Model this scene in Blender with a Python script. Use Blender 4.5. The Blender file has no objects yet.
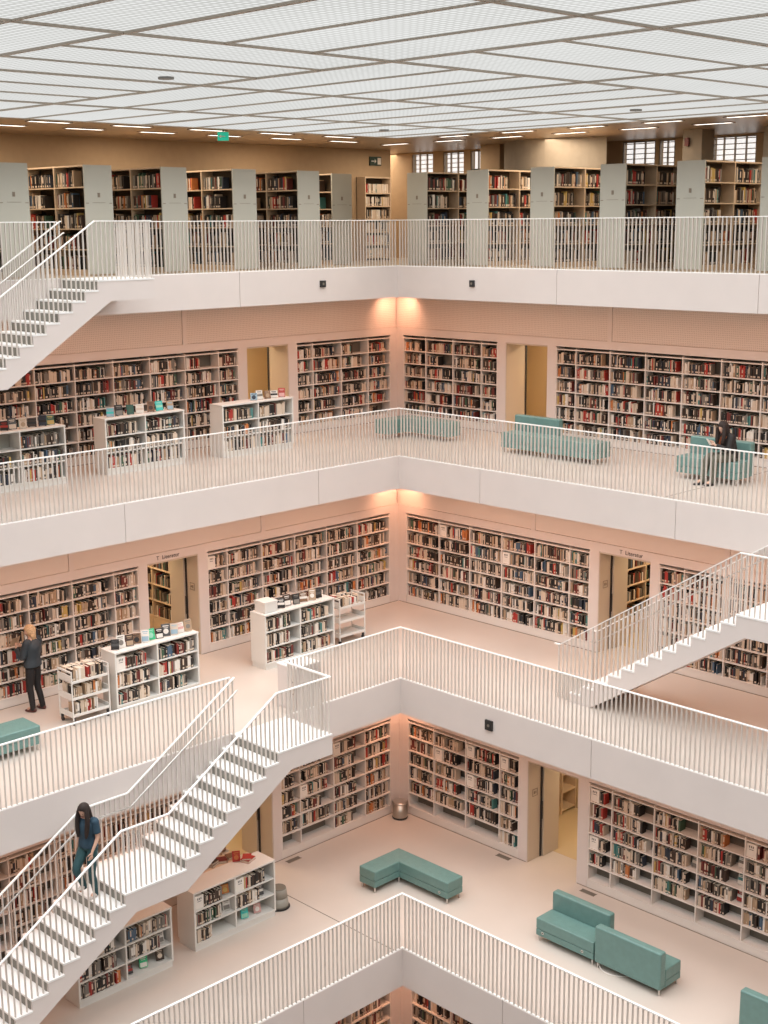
import bpy, bmesh, math, random
from mathutils import Vector, Matrix
random.seed(7)
S = bpy.context.scene
COL = S.collection
R = math.radians

# ------------------------------------------------------------------ camera
F_PX = 1367.117
CAM = Vector((23.7153, -23.7964, 0.0))
pitch, yaw, roll = R(11.918759), R(0.5445), R(-0.4462)
a = R(135) + yaw
fw = Vector((math.cos(a)*math.cos(pitch), math.sin(a)*math.cos(pitch), -math.sin(pitch)))
rt0 = Vector((math.sin(a), -math.cos(a), 0))
up0 = rt0.cross(fw)
rt = rt0*math.cos(roll) + up0*math.sin(roll)
upv = -rt0*math.sin(roll) + up0*math.cos(roll)
cd = bpy.data.cameras.new('camera')
cam = bpy.data.objects.new('camera', cd); COL.objects.link(cam)
m3 = Matrix((rt, upv, -fw)).transposed()
cam.matrix_world = Matrix.Translation(CAM) @ m3.to_4x4()
cd.sensor_fit = 'HORIZONTAL'; cd.sensor_width = 36.0
cd.lens = F_PX/768*36.0
cd.clip_end = 200
S.camera = cam

def proj(P):
    d = Vector(P) - CAM
    z = d.dot(fw)
    if z < 0.1: return (-9999, -9999, z)
    return (384 + F_PX*d.dot(rt)/z, 512 - F_PX*d.dot(upv)/z, z)

# ------------------------------------------------------------------ view, world, lights
S.view_settings.view_transform = 'Standard'
try: S.view_settings.look = 'None'
except Exception: pass
S.view_settings.gamma = 1.0
S.view_settings.use_curve_mapping = False
S.view_settings.exposure = 0.0

W = bpy.data.worlds.new('world'); S.world = W; W.use_nodes = True
W.node_tree.nodes['Background'].inputs[0].default_value = (1.0, 0.86, 0.78, 1)
W.node_tree.nodes['Background'].inputs[1].default_value = 0.12

ZA, ZB, ZC, ZD = -1.015, -5.149, -9.154, -13.079
ZE = ZD - 3.93
TH = 0.735                        # slab thickness
# parapet line offset (void corner at (o,-o)) and outer wall corner (w,-w)
LV = {'A': dict(z=ZA, o=0.0,  w=-4.3,  nm='top gallery'),
      'B': dict(z=ZB, o=2.21, w=-2.05, nm='upper gallery'),
      'C': dict(z=ZC, o=4.824, w=0.605, nm='middle gallery'),
      'D': dict(z=ZD, o=7.51, w=3.185, nm='lower gallery'),
      'E': dict(z=ZE, o=10.1, w=5.85,  nm='bottom gallery')}
ARM = 24.0
ZCEIL = 1.985                     # luminous glass ceiling
WARM = (1.0, 0.49, 0.29)
YEL = (1.0, 0.76, 0.50)

def area(name, loc, size, size_y, energy, color, spread=180, rotz=0, rot=None):
    l = bpy.data.lights.new(name, 'AREA'); l.shape = 'RECTANGLE'
    l.size = size; l.size_y = size_y; l.energy = energy; l.color = color
    l.spread = R(spread)
    o = bpy.data.objects.new(name, l); COL.objects.link(o); o.location = loc
    o.rotation_euler = rot if rot else (0, 0, rotz)
    return o
def spot(name, loc, target, energy, color, ang=80, blend=0.8, rad=0.08):
    l = bpy.data.lights.new(name, 'SPOT'); l.energy = energy; l.color = color
    l.spot_size = R(ang); l.spot_blend = blend; l.shadow_soft_size = rad
    o = bpy.data.objects.new(name, l); COL.objects.link(o); o.location = loc
    d = Vector(target) - Vector(loc)
    o.rotation_euler = d.to_track_quat('-Z', 'Y').to_euler()
    return o

# daylight falling through the glass ceiling
area('daylight_ceiling', (13.0, -13.0, ZCEIL-0.06), 25.5, 25.5, 4500, (0.98, 0.985, 1.0), spread=146)
# warm lamps set in the underside of every slab
GAL_E = {'B': 105, 'C': 118, 'D': 70, 'E': 58}
for above, k in (('A', 'B'), ('B', 'C'), ('C', 'D'), ('D', 'E')):
    w = LV[k]['w']; zc = LV[above]['z'] - TH - 0.03
    mid = w + 1.25
    area('lamp_strip', (mid, -w - 1.0 - 8, zc), 0.35, 15.0, GAL_E[k], WARM)
    area('lamp_strip', (w + 1.0 + 8, -mid, zc), 15.0, 0.35, GAL_E[k], WARM)
    # lamps by the corner post
    for dx, dy in ((0.62, 0.30), (0.30, 0.62)):
        spot('corner_lamp', (w + dx, -w - dy, zc), (w + dx*0.2, -w - dy*0.2, zc - 1.0), 50, (1.0, 0.48, 0.29), ang=150, blend=1.0, rad=0.12)


# ------------------------------------------------------------------ materials
MATS = {}
def mat(name, col, rough=0.6, metal=0.0, noise=0.0, nscale=6.0, bump=0.0, bscale=60.0, emit=None, estr=0.0, spec=0.5):
    if name in MATS: return MATS[name]
    m = bpy.data.materials.new(name); m.use_nodes = True
    nt = m.node_tree; b = nt.nodes['Principled BSDF']
    b.inputs['Base Color'].default_value = (*col, 1)
    b.inputs['Roughness'].default_value = rough
    b.inputs['Metallic'].default_value = metal
    b.inputs['Specular IOR Level'].default_value = spec
    if emit:
        b.inputs['Emission Color'].default_value = (*emit, 1)
        b.inputs['Emission Strength'].default_value = estr
    if noise or bump:
        tc = nt.nodes.new('ShaderNodeTexCoord')
    if noise:
        n = nt.nodes.new('ShaderNodeTexNoise'); n.inputs['Scale'].default_value = nscale
        n.inputs['Detail'].default_value = 4
        nt.links.new(tc.outputs['Object'], n.inputs['Vector'])
        r = nt.nodes.new('ShaderNodeValToRGB')
        r.color_ramp.elements[0].position = 0.3; r.color_ramp.elements[1].position = 0.7
        r.color_ramp.elements[0].color = (*[max(0, c*(1-noise)) for c in col], 1)
        r.color_ramp.elements[1].color = (*[min(1, c*(1+noise)) for c in col], 1)
        nt.links.new(n.outputs['Fac'], r.inputs[0]); nt.links.new(r.outputs[0], b.inputs['Base Color'])
    if bump:
        n2 = nt.nodes.new('ShaderNodeTexNoise'); n2.inputs['Scale'].default_value = bscale
        nt.links.new(tc.outputs['Object'], n2.inputs['Vector'])
        bp = nt.nodes.new('ShaderNodeBump'); bp.inputs['Strength'].default_value = bump
        bp.inputs['Distance'].default_value = 0.02
        nt.links.new(n2.outputs['Fac'], bp.inputs['Height']); nt.links.new(bp.outputs[0], b.inputs['Normal'])
    MATS[name] = m
    return m

M_WHITE = mat('white_paint', (0.69, 0.622, 0.585), 0.55, noise=0.02, nscale=1.5)
M_RAIL = mat('railing_shaded_paint', (0.66, 0.61, 0.56), 0.45)  # beige-grey shading of the balusters is put into this darker white
M_HAND = mat('handrail_paint', (0.88, 0.86, 0.83), 0.4)
M_SHELF = mat('shelf_paint', (0.74, 0.69, 0.64), 0.5)
M_SHBACK = mat('shelf_back', (0.17, 0.15, 0.12), 0.7)  # back panel darkened: shade of the gaps above the books is put in
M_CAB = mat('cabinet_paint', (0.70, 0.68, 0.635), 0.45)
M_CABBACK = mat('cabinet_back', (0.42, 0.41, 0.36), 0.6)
M_CABSIDE = mat('cabinet_side', (0.50, 0.46, 0.40), 0.55)
M_FLOOR = mat('floor_resin', (0.585, 0.515, 0.455), 0.32, noise=0.035, nscale=0.7)
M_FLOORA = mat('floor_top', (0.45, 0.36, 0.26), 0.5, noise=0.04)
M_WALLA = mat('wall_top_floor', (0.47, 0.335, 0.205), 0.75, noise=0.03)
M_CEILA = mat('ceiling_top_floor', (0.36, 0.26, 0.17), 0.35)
M_TAUPE = mat('door_reveal', (0.56, 0.48, 0.385), 0.5)  # reveal shares the wall colour; its weaker light is put into this tan
M_YELLOW = mat('yellow_wall', (0.56, 0.43, 0.26), 0.7)
M_DARK = mat('dark_plastic', (0.02, 0.02, 0.02), 0.5)
M_DOORFR = mat('door_metal', (0.28, 0.23, 0.18), 0.4, metal=0.4)
M_TEAL = mat('teal_leather', (0.128, 0.238, 0.218), 0.36, noise=0.06, nscale=9, bump=0.12, bscale=240)
M_CHROME = mat('steel', (0.62, 0.60, 0.57), 0.28, metal=1.0)
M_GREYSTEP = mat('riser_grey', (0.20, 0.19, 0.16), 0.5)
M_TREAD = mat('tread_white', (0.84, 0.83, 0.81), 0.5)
M_STEELG = mat('speaker_grey', (0.28, 0.27, 0.25), 0.5)
M_OAK = mat('oak_shelf', (0.60, 0.46, 0.32), 0.5, noise=0.05, nscale=5)
M_OAKBACK = mat('oak_back', (0.10, 0.075, 0.05), 0.7)
M_ENDGREY = mat('end_panel_grey', (0.50, 0.49, 0.42), 0.6)
M_BEAM = mat('ceiling_beam', (0.52, 0.46, 0.385), 0.5)
M_SIGNW = mat('sign_white', (0.8, 0.76, 0.7), 0.6)
M_GREEN = mat('exit_green', (0.02, 0.35, 0.22), 0.5, emit=(0.02, 0.42, 0.27), estr=0.8)
M_GREEND = mat('exit_dark_green', (0.03, 0.06, 0.045), 0.5)
M_LAMP = mat('lamp_diffuser', (0.9, 0.85, 0.8), 0.5, emit=(1.0, 0.93, 0.84), estr=3.0)
M_WINGLASS = mat('window_glass', (0.8, 0.8, 0.8), 0.3, emit=(0.95, 0.93, 0.92), estr=0.85)
M_BLIND = mat('blind_slat', (0.62, 0.60, 0.57), 0.6)
M_CONC = mat('grey_plaster', (0.33, 0.285, 0.225), 0.8, noise=0.04)

def mat_panel():
    m = bpy.data.materials.new('acoustic_panel'); m.use_nodes = True
    nt = m.node_tree; b = nt.nodes['Principled BSDF']; b.inputs['Roughness'].default_value = 0.8
    tc = nt.nodes.new('ShaderNodeTexCoord')
    v = nt.nodes.new('ShaderNodeTexVoronoi'); v.inputs['Scale'].default_value = 22; v.inputs['Randomness'].default_value = 0.15
    nt.links.new(tc.outputs['Object'], v.inputs['Vector'])
    r = nt.nodes.new('ShaderNodeValToRGB')
    r.color_ramp.elements[0].position = 0.18; r.color_ramp.elements[0].color = (0.52, 0.455, 0.41, 1)
    r.color_ramp.elements[1].position = 0.34; r.color_ramp.elements[1].color = (0.70, 0.63, 0.58, 1)
    nt.links.new(v.outputs['Distance'], r.inputs[0]); nt.links.new(r.outputs[0], b.inputs['Base Color'])
    return m
M_PANEL = mat_panel()

def mat_glass_ceiling():
    m = bpy.data.materials.new('ceiling_glass'); m.use_nodes = True
    nt = m.node_tree; nt.nodes.clear()
    out = nt.nodes.new('ShaderNodeOutputMaterial'); e = nt.nodes.new('ShaderNodeEmission')
    tc = nt.nodes.new('ShaderNodeTexCoord')
    w1 = nt.nodes.new('ShaderNodeTexWave'); w1.bands_direction = 'X'; w1.inputs['Scale'].default_value = 3.0
    w2 = nt.nodes.new('ShaderNodeTexWave'); w2.bands_direction = 'Y'; w2.inputs['Scale'].default_value = 3.0
    n = nt.nodes.new('ShaderNodeTexNoise'); n.inputs['Scale'].default_value = 0.35
    for x in (w1, w2, n): nt.links.new(tc.outputs['Object'], x.inputs['Vector'])
    mx = nt.nodes.new('ShaderNodeMath'); mx.operation = 'MULTIPLY'
    nt.links.new(w1.outputs['Fac'], mx.inputs[0]); nt.links.new(w2.outputs['Fac'], mx.inputs[1])
    ad = nt.nodes.new('ShaderNodeMath'); ad.operation = 'MULTIPLY_ADD'; ad.inputs[1].default_value = 0.45
    nt.links.new(n.outputs['Fac'], ad.inputs[0]); nt.links.new(mx.outputs[0], ad.inputs[2])
    r = nt.nodes.new('ShaderNodeValToRGB')
    r.color_ramp.elements[0].position = 0.05; r.color_ramp.elements[0].color = (0.56, 0.56, 0.535, 1)
    r.color_ramp.elements[1].position = 0.80; r.color_ramp.elements[1].color = (0.88, 0.885, 0.87, 1)
    nt.links.new(ad.outputs[0], r.inputs[0]); nt.links.new(r.outputs[0], e.inputs[0])
    e.inputs[1].default_value = 1.0
    nt.links.new(e.outputs[0], out.inputs[0])
    return m
M_GLASS = mat_glass_ceiling()

# ------------------------------------------------------------------ mesh helpers
class MB:
    def __init__(s): s.v = []; s.f = []; s.m = []
    def box(s, x0, x1, y0, y1, z0, z1, mi=0):
        if x0 > x1: x0, x1 = x1, x0
        if y0 > y1: y0, y1 = y1, y0
        if z0 > z1: z0, z1 = z1, z0
        n = len(s.v)
        s.v += [(x0,y0,z0),(x1,y0,z0),(x1,y1,z0),(x0,y1,z0),(x0,y0,z1),(x1,y0,z1),(x1,y1,z1),(x0,y1,z1)]
        for q in ((0,3,2,1),(4,5,6,7),(0,1,5,4),(1,2,6,5),(2,3,7,6),(3,0,4,7)):
            s.f.append(tuple(n+i for i in q)); s.m.append(mi)
    def hexa(s, pts, mi=0, mtop=None):       # 8 points, bottom loop then top loop
        n = len(s.v); s.v += [tuple(p) for p in pts]
        for k, q in enumerate(((0,3,2,1),(4,5,6,7),(0,1,5,4),(1,2,6,5),(2,3,7,6),(3,0,4,7))):
            s.f.append(tuple(n+i for i in q)); s.m.append(mtop if (mtop is not None and k == 1) else mi)
    def quad(s, pts, mi=0):
        n = len(s.v); s.v += [tuple(p) for p in pts]; s.f.append((n,n+1,n+2,n+3)); s.m.append(mi)
    def prism(s, poly, fn, w0, w1, mi=0):    # poly of 2-D points, fn(p, w) -> xyz
        n = len(s.v); k = len(poly)
        s.v += [tuple(fn(p, w0)) for p in poly] + [tuple(fn(p, w1)) for p in poly]
        s.f.append(tuple(range(n, n+k))); s.m.append(mi)
        s.f.append(tuple(range(n+2*k-1, n+k-1, -1))); s.m.append(mi)
        for i in range(k):
            j = (i+1) % k
            s.f.append((n+i, n+j, n+k+j, n+k+i)); s.m.append(mi)
    def cyl(s, p0, p1, r0, r1=None, seg=12, mi=0):
        r1 = r0 if r1 is None else r1
        p0 = Vector(p0); p1 = Vector(p1); d = (p1-p0).normalized()
        u = d.cross(Vector((0,0,1)))
        if u.length < 1e-4: u = Vector((1,0,0))
        u.normalize(); v = d.cross(u); n = len(s.v)
        for p, r in ((p0, r0), (p1, r1)):
            for i in range(seg):
                t = 2*math.pi*i/seg; s.v.append(tuple(p + u*math.cos(t)*r + v*math.sin(t)*r))
        for i in range(seg):
            j = (i+1) % seg; s.f.append((n+i, n+j, n+seg+j, n+seg+i)); s.m.append(mi)
        s.f.append(tuple(range(n+seg-1, n-1, -1))); s.m.append(mi)
        s.f.append(tuple(range(n+seg, n+2*seg))); s.m.append(mi)
    def lathe(s, c, prof, seg=20, mi=0):
        n = len(s.v); k = len(prof)
        for (r, z) in prof:
            for i in range(seg):
                t = 2*math.pi*i/seg; s.v.append((c[0]+r*math.cos(t), c[1]+r*math.sin(t), c[2]+z))
        for a_ in range(k-1):
            for i in range(seg):
                j = (i+1) % seg
                s.f.append((n+a_*seg+i, n+a_*seg+j, n+(a_+1)*seg+j, n+(a_+1)*seg+i)); s.m.append(mi)
        s.f.append(tuple(range(n+seg-1, n-1, -1))); s.m.append(mi)
        s.f.append(tuple(range(n+(k-1)*seg, n+k*seg))); s.m.append(mi)
    def mesh(s, name, mats):
        me = bpy.data.meshes.new(name); me.from_pydata(s.v, [], s.f)
        for m in (mats if isinstance(mats, (list, tuple)) else [mats]): me.materials.append(m)
        me.polygons.foreach_set('material_index', s.m)
        bm = bmesh.new(); bm.from_mesh(me); bmesh.ops.recalc_face_normals(bm, faces=bm.faces); bm.to_mesh(me); bm.free()
        me.update(); return me
    def obj(s, name, mats, parent=None, bevel=0, smooth=False, loc=None):
        me = s.mesh(name, mats)
        return link(name, me, parent, bevel, smooth, loc)
def link(name, me, parent=None, bevel=0, smooth=False, loc=None):
    o = bpy.data.objects.new(name, me); COL.objects.link(o)
    if loc: o.location = loc
    if parent: o.parent = parent
    if smooth:
        for p in me.polygons: p.use_smooth = True
    if bevel:
        b = o.modifiers.new('bevel', 'BEVEL'); b.width = bevel; b.segments = 3; b.limit_method = 'ANGLE'; b.angle_limit = R(50)
        for p in me.polygons: p.use_smooth = True
        w = o.modifiers.new('wn', 'WEIGHTED_NORMAL')
    return o
def tag(o, label, cat, group=None, kind=None):
    if label: o['label'] = label
    if cat: o['category'] = cat
    if group: o['group'] = group
    if kind: o['kind'] = kind
    return o
def empty(name, loc, rz=0, label=None, cat=None, group=None):
    o = bpy.data.objects.new(name, None); COL.objects.link(o); o.location = loc; o.rotation_euler = (0,0,rz)
    o.empty_display_size = 0.2
    return tag(o, label, cat, group)
def struct(name, mb, mats, bevel=0):
    o = mb.obj(name, mats, bevel=bevel); o['kind'] = 'structure'; return o
def add_text(name, body, size, mat_, M, parent=None, extrude=0.002):
    c = bpy.data.curves.new(name, 'FONT'); c.body = body; c.size = size; c.extrude = extrude
    c.align_x = 'LEFT'; c.align_y = 'CENTER'
    t = bpy.data.objects.new(name, c); COL.objects.link(t)
    dg = bpy.context.evaluated_depsgraph_get()
    me = bpy.data.meshes.new_from_object(t.evaluated_get(dg)); bpy.data.objects.remove(t)
    me.transform(M); me.materials.clear(); me.materials.append(mat_)
    return link(name, me, parent)

# local wall coordinates: s along the wall from the corner, d depth into the wall, z height above floor
def wmap(k, side, off=0.0):
    w = LV[k]['w']; z0 = LV[k]['z']
    if side == 'R': return lambda s, d, z: (w - 0.02 + s, -w - 0.02 + d, z0 + z)
    return lambda s, d, z: (w - 0.02 - d, -w - 0.02 - s, z0 + z)
def bx(mb, T, s0, s1, d0, d1, z0, z1, mi=0):
    p = T(s0, d0, z0); q = T(s1, d1, z1)
    mb.box(p[0], q[0], p[1], q[1], p[2], q[2], mi)

# ------------------------------------------------------------------ slabs, floors, fascias
tn = 0
for k in 'ABCDE':
    L = LV[k]; o, w, z = L['o'], L['w'], L['z']
    mb = MB(); top = 0
    th = TH if k != 'E' else 0.3
    back = 3.2 if k != 'A' else 8.5
    ins = 0.03
    ext = ARM
    # left arm and right arm of the L shaped slab
    bxs = [(w-back, o-ins, -ext, -w+back), (o-ins, ext, -o+ins, -w+back)]
    for (x0, x1, y0, y1) in bxs: mb.box(x0, x1, y0, y1, z-th, z, 0)
    struct('floor' if k == 'A' else 'floor.%03d' % ('ABCDE'.index(k)), mb, [M_FLOORA if k == 'A' else M_FLOOR])
    if k == 'E': continue
    # white fascia boards along the edge with open joints
    first = {'A': 4.88, 'B': 2.44, 'C': 4.86, 'D': 2.42}[k]
    for side in 'LR':
        cuts = [0.0]; c = first
        while c < ext + o - 1: cuts.append(c); c += 4.92
        cuts.append(ext - o)
        for i in range(len(cuts)-1):
            tn += 1; mb = MB(); g = 0.006
            a0 = cuts[i] + (g if i else 0.0); a1 = cuts[i+1] - g
            if side == 'L': mb.box(o-ins, o, -o-a0, -o-a1, z-th-0.01, z)
            else: mb.box(o+a0 - (ins if i == 0 else 0), o+a1, -o, -o+ins, z-th-0.01, z)
            struct('trim_%d' % tn, mb, [M_WHITE])
            mb = MB()
            # steel angle on which the balusters stand
# ------------------------------------------------------------------ outer walls of the galleries with openings for the shelving
DOOR = {'B': (3.79, 5.10), 'C': (6.07, 7.38), 'D': (3.73, 5.03), 'E': (6.07, 7.38)}
RUNS = {'B': [(0.24, 3.52, [1.05, 2.01, 2.98]), (5.36, 13.77, [5.95 + 0.98*i for i in range(0, 8)])],
        'C': [(0.28, 5.83, [1.37, 2.35, 3.33, 4.30, 5.28]), (7.60, 13.10, [8.2 + 0.98*i for i in range(0, 5)])],
        'D': [(0.27, 3.50, [1.06, 2.00, 2.96]), (5.29, 13.67, [5.85 + 0.975*i for i in range(0, 8)])],
        'E': [(0.28, 5.83, [1.37, 2.35, 3.33, 4.30, 5.28])]}
HS = 2.2; HP = 2.45; DEP = 0.32
for above, k in (('A','B'), ('B','C'), ('C','D'), ('D','E')):
    H = LV[above]['z'] - TH - LV[k]['z']
    for side in 'RL':
        T = wmap(k, side); d0, d1 = DOOR[k]
        runs = RUNS[k]
        mb = MB(); jd = 0.80
        endS = 17.5
        c0 = -jd if side == 'R' else 0.0
        bx(mb, T, c0, endS, 0.0, jd, HS+0.06, HP)                    # plain band above the shelves
        bx(mb, T, c0, endS, 0.035, jd, HP, H)                        # wall behind the acoustic panels
        solid = []; prev = c0
        for (r0, r1, _) in runs: solid.append((prev, r0)); prev = r1
        solid.append((prev, endS))
        for (a0, a1) in solid:                                       # posts, cut by the doorway
            segs = [(a0, a1)]
            if a0 < d0 and a1 > d1: segs = [(a0, d0), (d1, a1)]
            for (b0, b1) in segs: bx(mb, T, b0, b1, 0.0, jd, 0.0, HS+0.06)
        for (r0, r1, _) in runs: bx(mb, T, r0, r1, DEP+0.01, jd, 0.0, HS+0.06)
        nm = {'R': 'wall_right', 'L': 'wall_left'}[side]
        i = 'BCDE'.index(k)
        struct(nm if i == 0 else nm + '.%03d' % i, mb, [M_WHITE])
        # acoustic panels between slim seams
        seam = {'B': 6.91, 'C': 4.25, 'D': 6.91, 'E': 9.0}[k]
        seams = [0.0] + [seam + 4.92*i for i in range(0, 4) if 0.6 < seam + 4.92*i < endS] + [endS]
        for i in range(len(seams)-1):
            tn += 1; mb = MB(); s0 = seams[i] + (0.02 if i else 0.0); s1 = seams[i+1] - 0.02
            bx(mb, T, s0 + 0.04, s1 - 0.04, 0.018, 0.04, HP + 0.005, H - 0.005)
            struct('trim_%d' % tn, mb, [M_PANEL])
            if i:
                tn += 1; mb = MB(); bx(mb, T, seams[i]-0.055, seams[i]+0.055, 0.0, 0.036, HP, H)
                struct('trim_%d' % tn, mb, [M_WHITE])
        # skirting line and grille plate by the doorway
        # room behind the opening
        mb = MB(); bw = M_YELLOW
        bx(mb, T, d0 - 2.4, d1 + 1.6, 2.9, 3.0, 0.0, 2.75)
        bx(mb, T, d0 - 2.5, d0 - 2.4, jd, 3.0, 0.0, 2.75)
        bx(mb, T, d1 + 1.6, d1 + 1.7, jd, 3.0, 0.0, 2.75)
        bx(mb, T, d0 - 2.5, d1 + 1.7, jd, 3.0, 2.7, 2.78)
        bx(mb, T, d0 - 2.5, d1 + 1.7, jd - 0.0, 3.0, 0.0, 0.004)
        struct('wall_back' + ('' if (i == 0 and side == 'R') else '.%03d' % (i*2 + (side == 'L'))), mb, [M_YELLOW])
        c = T((d0+d1)/2, 1.9, 2.6)
        area('room_lamp', c, 0.8, 0.8, 78 if k == 'B' else 42, YEL)
        # sliding door housing in the opening: reveal lining, track, leaf
        e = empty('door_%d' % (2 + 'BCDE'.index(k)*2 + (side == 'L')), T(d0, 0.4, 0), 0,
                  '%s wall doorway lining and open metal door on the %s' % ('right' if side == 'R' else 'left', LV[k]['nm']), None); e['kind'] = 'structure'
        inv = Matrix.Translation(-e.location)
        def part(name, mb, m, **kw):
            o_ = mb.obj(name, m, **kw); o_.data.transform(inv); o_.parent = e; return o_
        near = d0  # the jamb that faces the camera is the one next to the corner side
        mb = MB(); bx(mb, T, near, near+0.02, 0.012, jd-0.012, 0.006, HS+0.05); part('jamb_lining', mb, [M_TAUPE])
        mb = MB(); q_ = 0.735 if k == 'B' else 0.40; bx(mb, T, near+0.02, near+0.035, q_, q_+0.05, 0.006, HS+0.05); part('door_track', mb, [M_DARK])
        mb = MB(); bx(mb, T, d0+0.02, d1-0.005, 0.012, jd-0.012, HS+0.025, HS+0.055); part('head_lining', mb, [M_TAUPE])
        if k != 'B':
            mb = MB(); bx(mb, T, near+0.02, near+0.07, 0.46, 0.97, 0.006, HS-0.02); part('door_leaf', mb, [M_TAUPE])
            mb = MB(); bx(mb, T, near+0.036, near+0.06, 0.41, 0.44, 0.85, 1.25); part('door_handle', mb, [M_DARK])
            mb = MB()
            for (q0, q1, h0, h1) in ((0.14, 0.15, 1.42, 1.58), (0.29, 0.30, 1.42, 1.58), (0.14, 0.30, 1.57, 1.58), (0.14, 0.30, 1.42, 1.43), (0.19, 0.22, 1.47, 1.53), (0.24, 0.26, 1.48, 1.52)):
                bx(mb, T, near+0.021, near+0.026, q0, q1, h0, h1)
            part('outlined_sign', mb, [M_DOORFR])
        if k in 'CD':
            # oak bookcase standing crosswise in the room behind, open side away from the corner
            sf, q0, q1 = (d0-0.27, 1.40, 2.88) if k == 'C' else (d0-0.93, 2.35, 2.88)
            e2 = empty('back_room_bookcase', T(sf-0.18, (q0+q1)/2, 0.004), 0, 'warm wooden bookcase seen through the %s doorway of the %s' % ('right' if side == 'R' else 'left', LV[k]['nm']), 'bookcase')
            inv2 = Matrix.Translation(-e2.location)
            def pb(name, mb, m):
                o_ = mb.obj(name, m); o_.data.transform(inv2); o_.parent = e2
            mb = MB(); bx(mb, T, sf-0.37, sf-0.345, q0, q1, 0.006, 2.25); pb('back_panel', mb, [M_OAK])
            for q in ([q0, q0+0.75, q1-0.03] if k == 'C' else [q0, q1-0.03]):
                mb = MB(); bx(mb, T, sf-0.344, sf, q, q+0.03, 0.006, 2.25); pb('side_panel', mb, [M_OAK])
            for h in ((0.40, 0.78, 1.16, 1.54, 1.92, 2.25) if k == 'C' else (0.10, 0.53, 0.96, 1.39, 1.82, 2.25)):
                mb = MB(); bx(mb, T, sf-0.344, sf-0.004, q0+0.031, q1-0.031, h-0.03, h); pb('shelf', mb, [M_OAK])
            if k == 'C':
                mb = MB(); bx(mb, T, sf-0.343, sf-0.01, q0+0.032, q1-0.032, 0.006, 0.36); pb('drawer_front', mb, [M_OAK])

# lettering above the two doorways of the middle gallery
for side in 'RL':
    T = wmap('C', side)
    if side == 'R':
        P = Vector(T(6.60, -0.004, 2.34)); Mx = Matrix.Translation(P) @ Matrix.Rotation(R(90), 4, 'X')
    else:
        P = Vector(T(7.15, -0.004, 2.34)); Mx = Matrix.Translation(P) @ Matrix.Rotation(R(90), 4, 'Z') @ Matrix.Rotation(R(90), 4, 'X')
    o_ = add_text('door_lettering', 'T  Literatur', 0.125, M_DARK, Mx)
    tag(o_, 'dark lettering T Literatur above the %s doorway of the middle gallery' % ('right' if side == 'R' else 'left'), 'lettering')

# ------------------------------------------------------------------ fixed wall bookcases
ROWZ = [0.19 + 0.335*i for i in range(6)]
BAYS = []      # (placefn T, s0, s1, d_front, z, rowindex_from_top, bayindex, casename, fill, style, facing)
def shelving(T, k, side, r0, r1, divs, label):
    root = empty('wall_bookcase', T((r0+r1)/2, 0.16, 0.0), 0, label, 'bookcase', 'built-in wall bookcases of the galleries')
    inv = Matrix.Translation(-root.location)
    def part(name, mb, m):
        o_ = mb.obj(name, m); o_.data.transform(inv); o_.parent = root; return o_
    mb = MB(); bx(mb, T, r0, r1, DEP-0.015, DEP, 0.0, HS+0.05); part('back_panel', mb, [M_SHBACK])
    mb = MB(); bx(mb, T, r0+0.002, r1-0.002, 0.012, DEP-0.016, 0.0, 0.165); part('plinth', mb, [M_SHELF])
    edges = [r0+0.012] + list(divs) + [r1-0.012]
    for q in edges:
        mb = MB(); bx(mb, T, q-0.012, q+0.012, 0.006, DEP-0.016, 0.166, HS+0.03); part('divider' if r0+0.02 < q < r1-0.02 else 'side_panel', mb, [M_SHELF])
    for z in ROWZ + [HS]:
        mb = MB(); bx(mb, T, r0+0.0245, r1-0.0245, 0.003, DEP-0.0165, z-0.024, z); part('shelf', mb, [M_SHELF])
    return edges
placew = {'R': 'right wall', 'L': 'left wall'}
ORD = ['', 'first', 'second', 'third', 'fourth', 'fifth', 'sixth', 'seventh', 'eighth', 'ninth', 'tenth', 'eleventh', 'twelfth']
for k in 'BCDE':
    for side in 'RL':
        T = wmap(k, side)
        for ri, (r0, r1, divs) in enumerate(RUNS[k]):
            lb = '%s wall white bookcase on the %s %s' % ('right' if side == 'R' else 'left', LV[k]['nm'],
                 'between the corner and the doorway' if ri == 0 else 'beyond the doorway')
            ed = shelving(T, k, side, r0, r1, divs, lb)
            n = len(ed)-1
            for b in range(n):
                bn = (b+1) if side == 'R' else (n-b)
                for zi, z in enumerate(ROWZ):
                    row = 6 - zi
                    if k == 'B': f = random.uniform(0.72, 0.96)
                    elif k == 'C': f = random.uniform(0.82, 0.98)
                    elif k == 'E': f = random.uniform(0.75, 0.95)
                    else: f = random.uniform(0.62, 0.9) if ri == 0 else random.uniform(0.5, 0.82)
                    if k == 'D' and side == 'R' and row == 6 and not (ri == 0 and b == 3): continue
                    if k == 'D' and side == 'L' and row == 6 and b > 1: continue
                    if k == 'D' and row <= 5 and b == 0 and ri == 0: f = 0.93
                    if k == 'B' and random.random() < 0.05: f = 0.45
                    place = '%s %s' % ({'B': 'upper', 'C': 'middle', 'D': 'lower', 'E': 'bottom'}[k], {'R': 'right', 'L': 'left'}[side])
                    BAYS.append(dict(T=T, s0=ed[b]+0.014, s1=ed[b+1]-0.014, d=0.045, z=z, row=row, bay=bn, fill=f,
                                     where='%s wall %s' % (place, 'by the corner' if ri == 0 else 'past the doorway'),
                                     side=side, k=k, maxh=0.29, rev=(side == 'L')))

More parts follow.
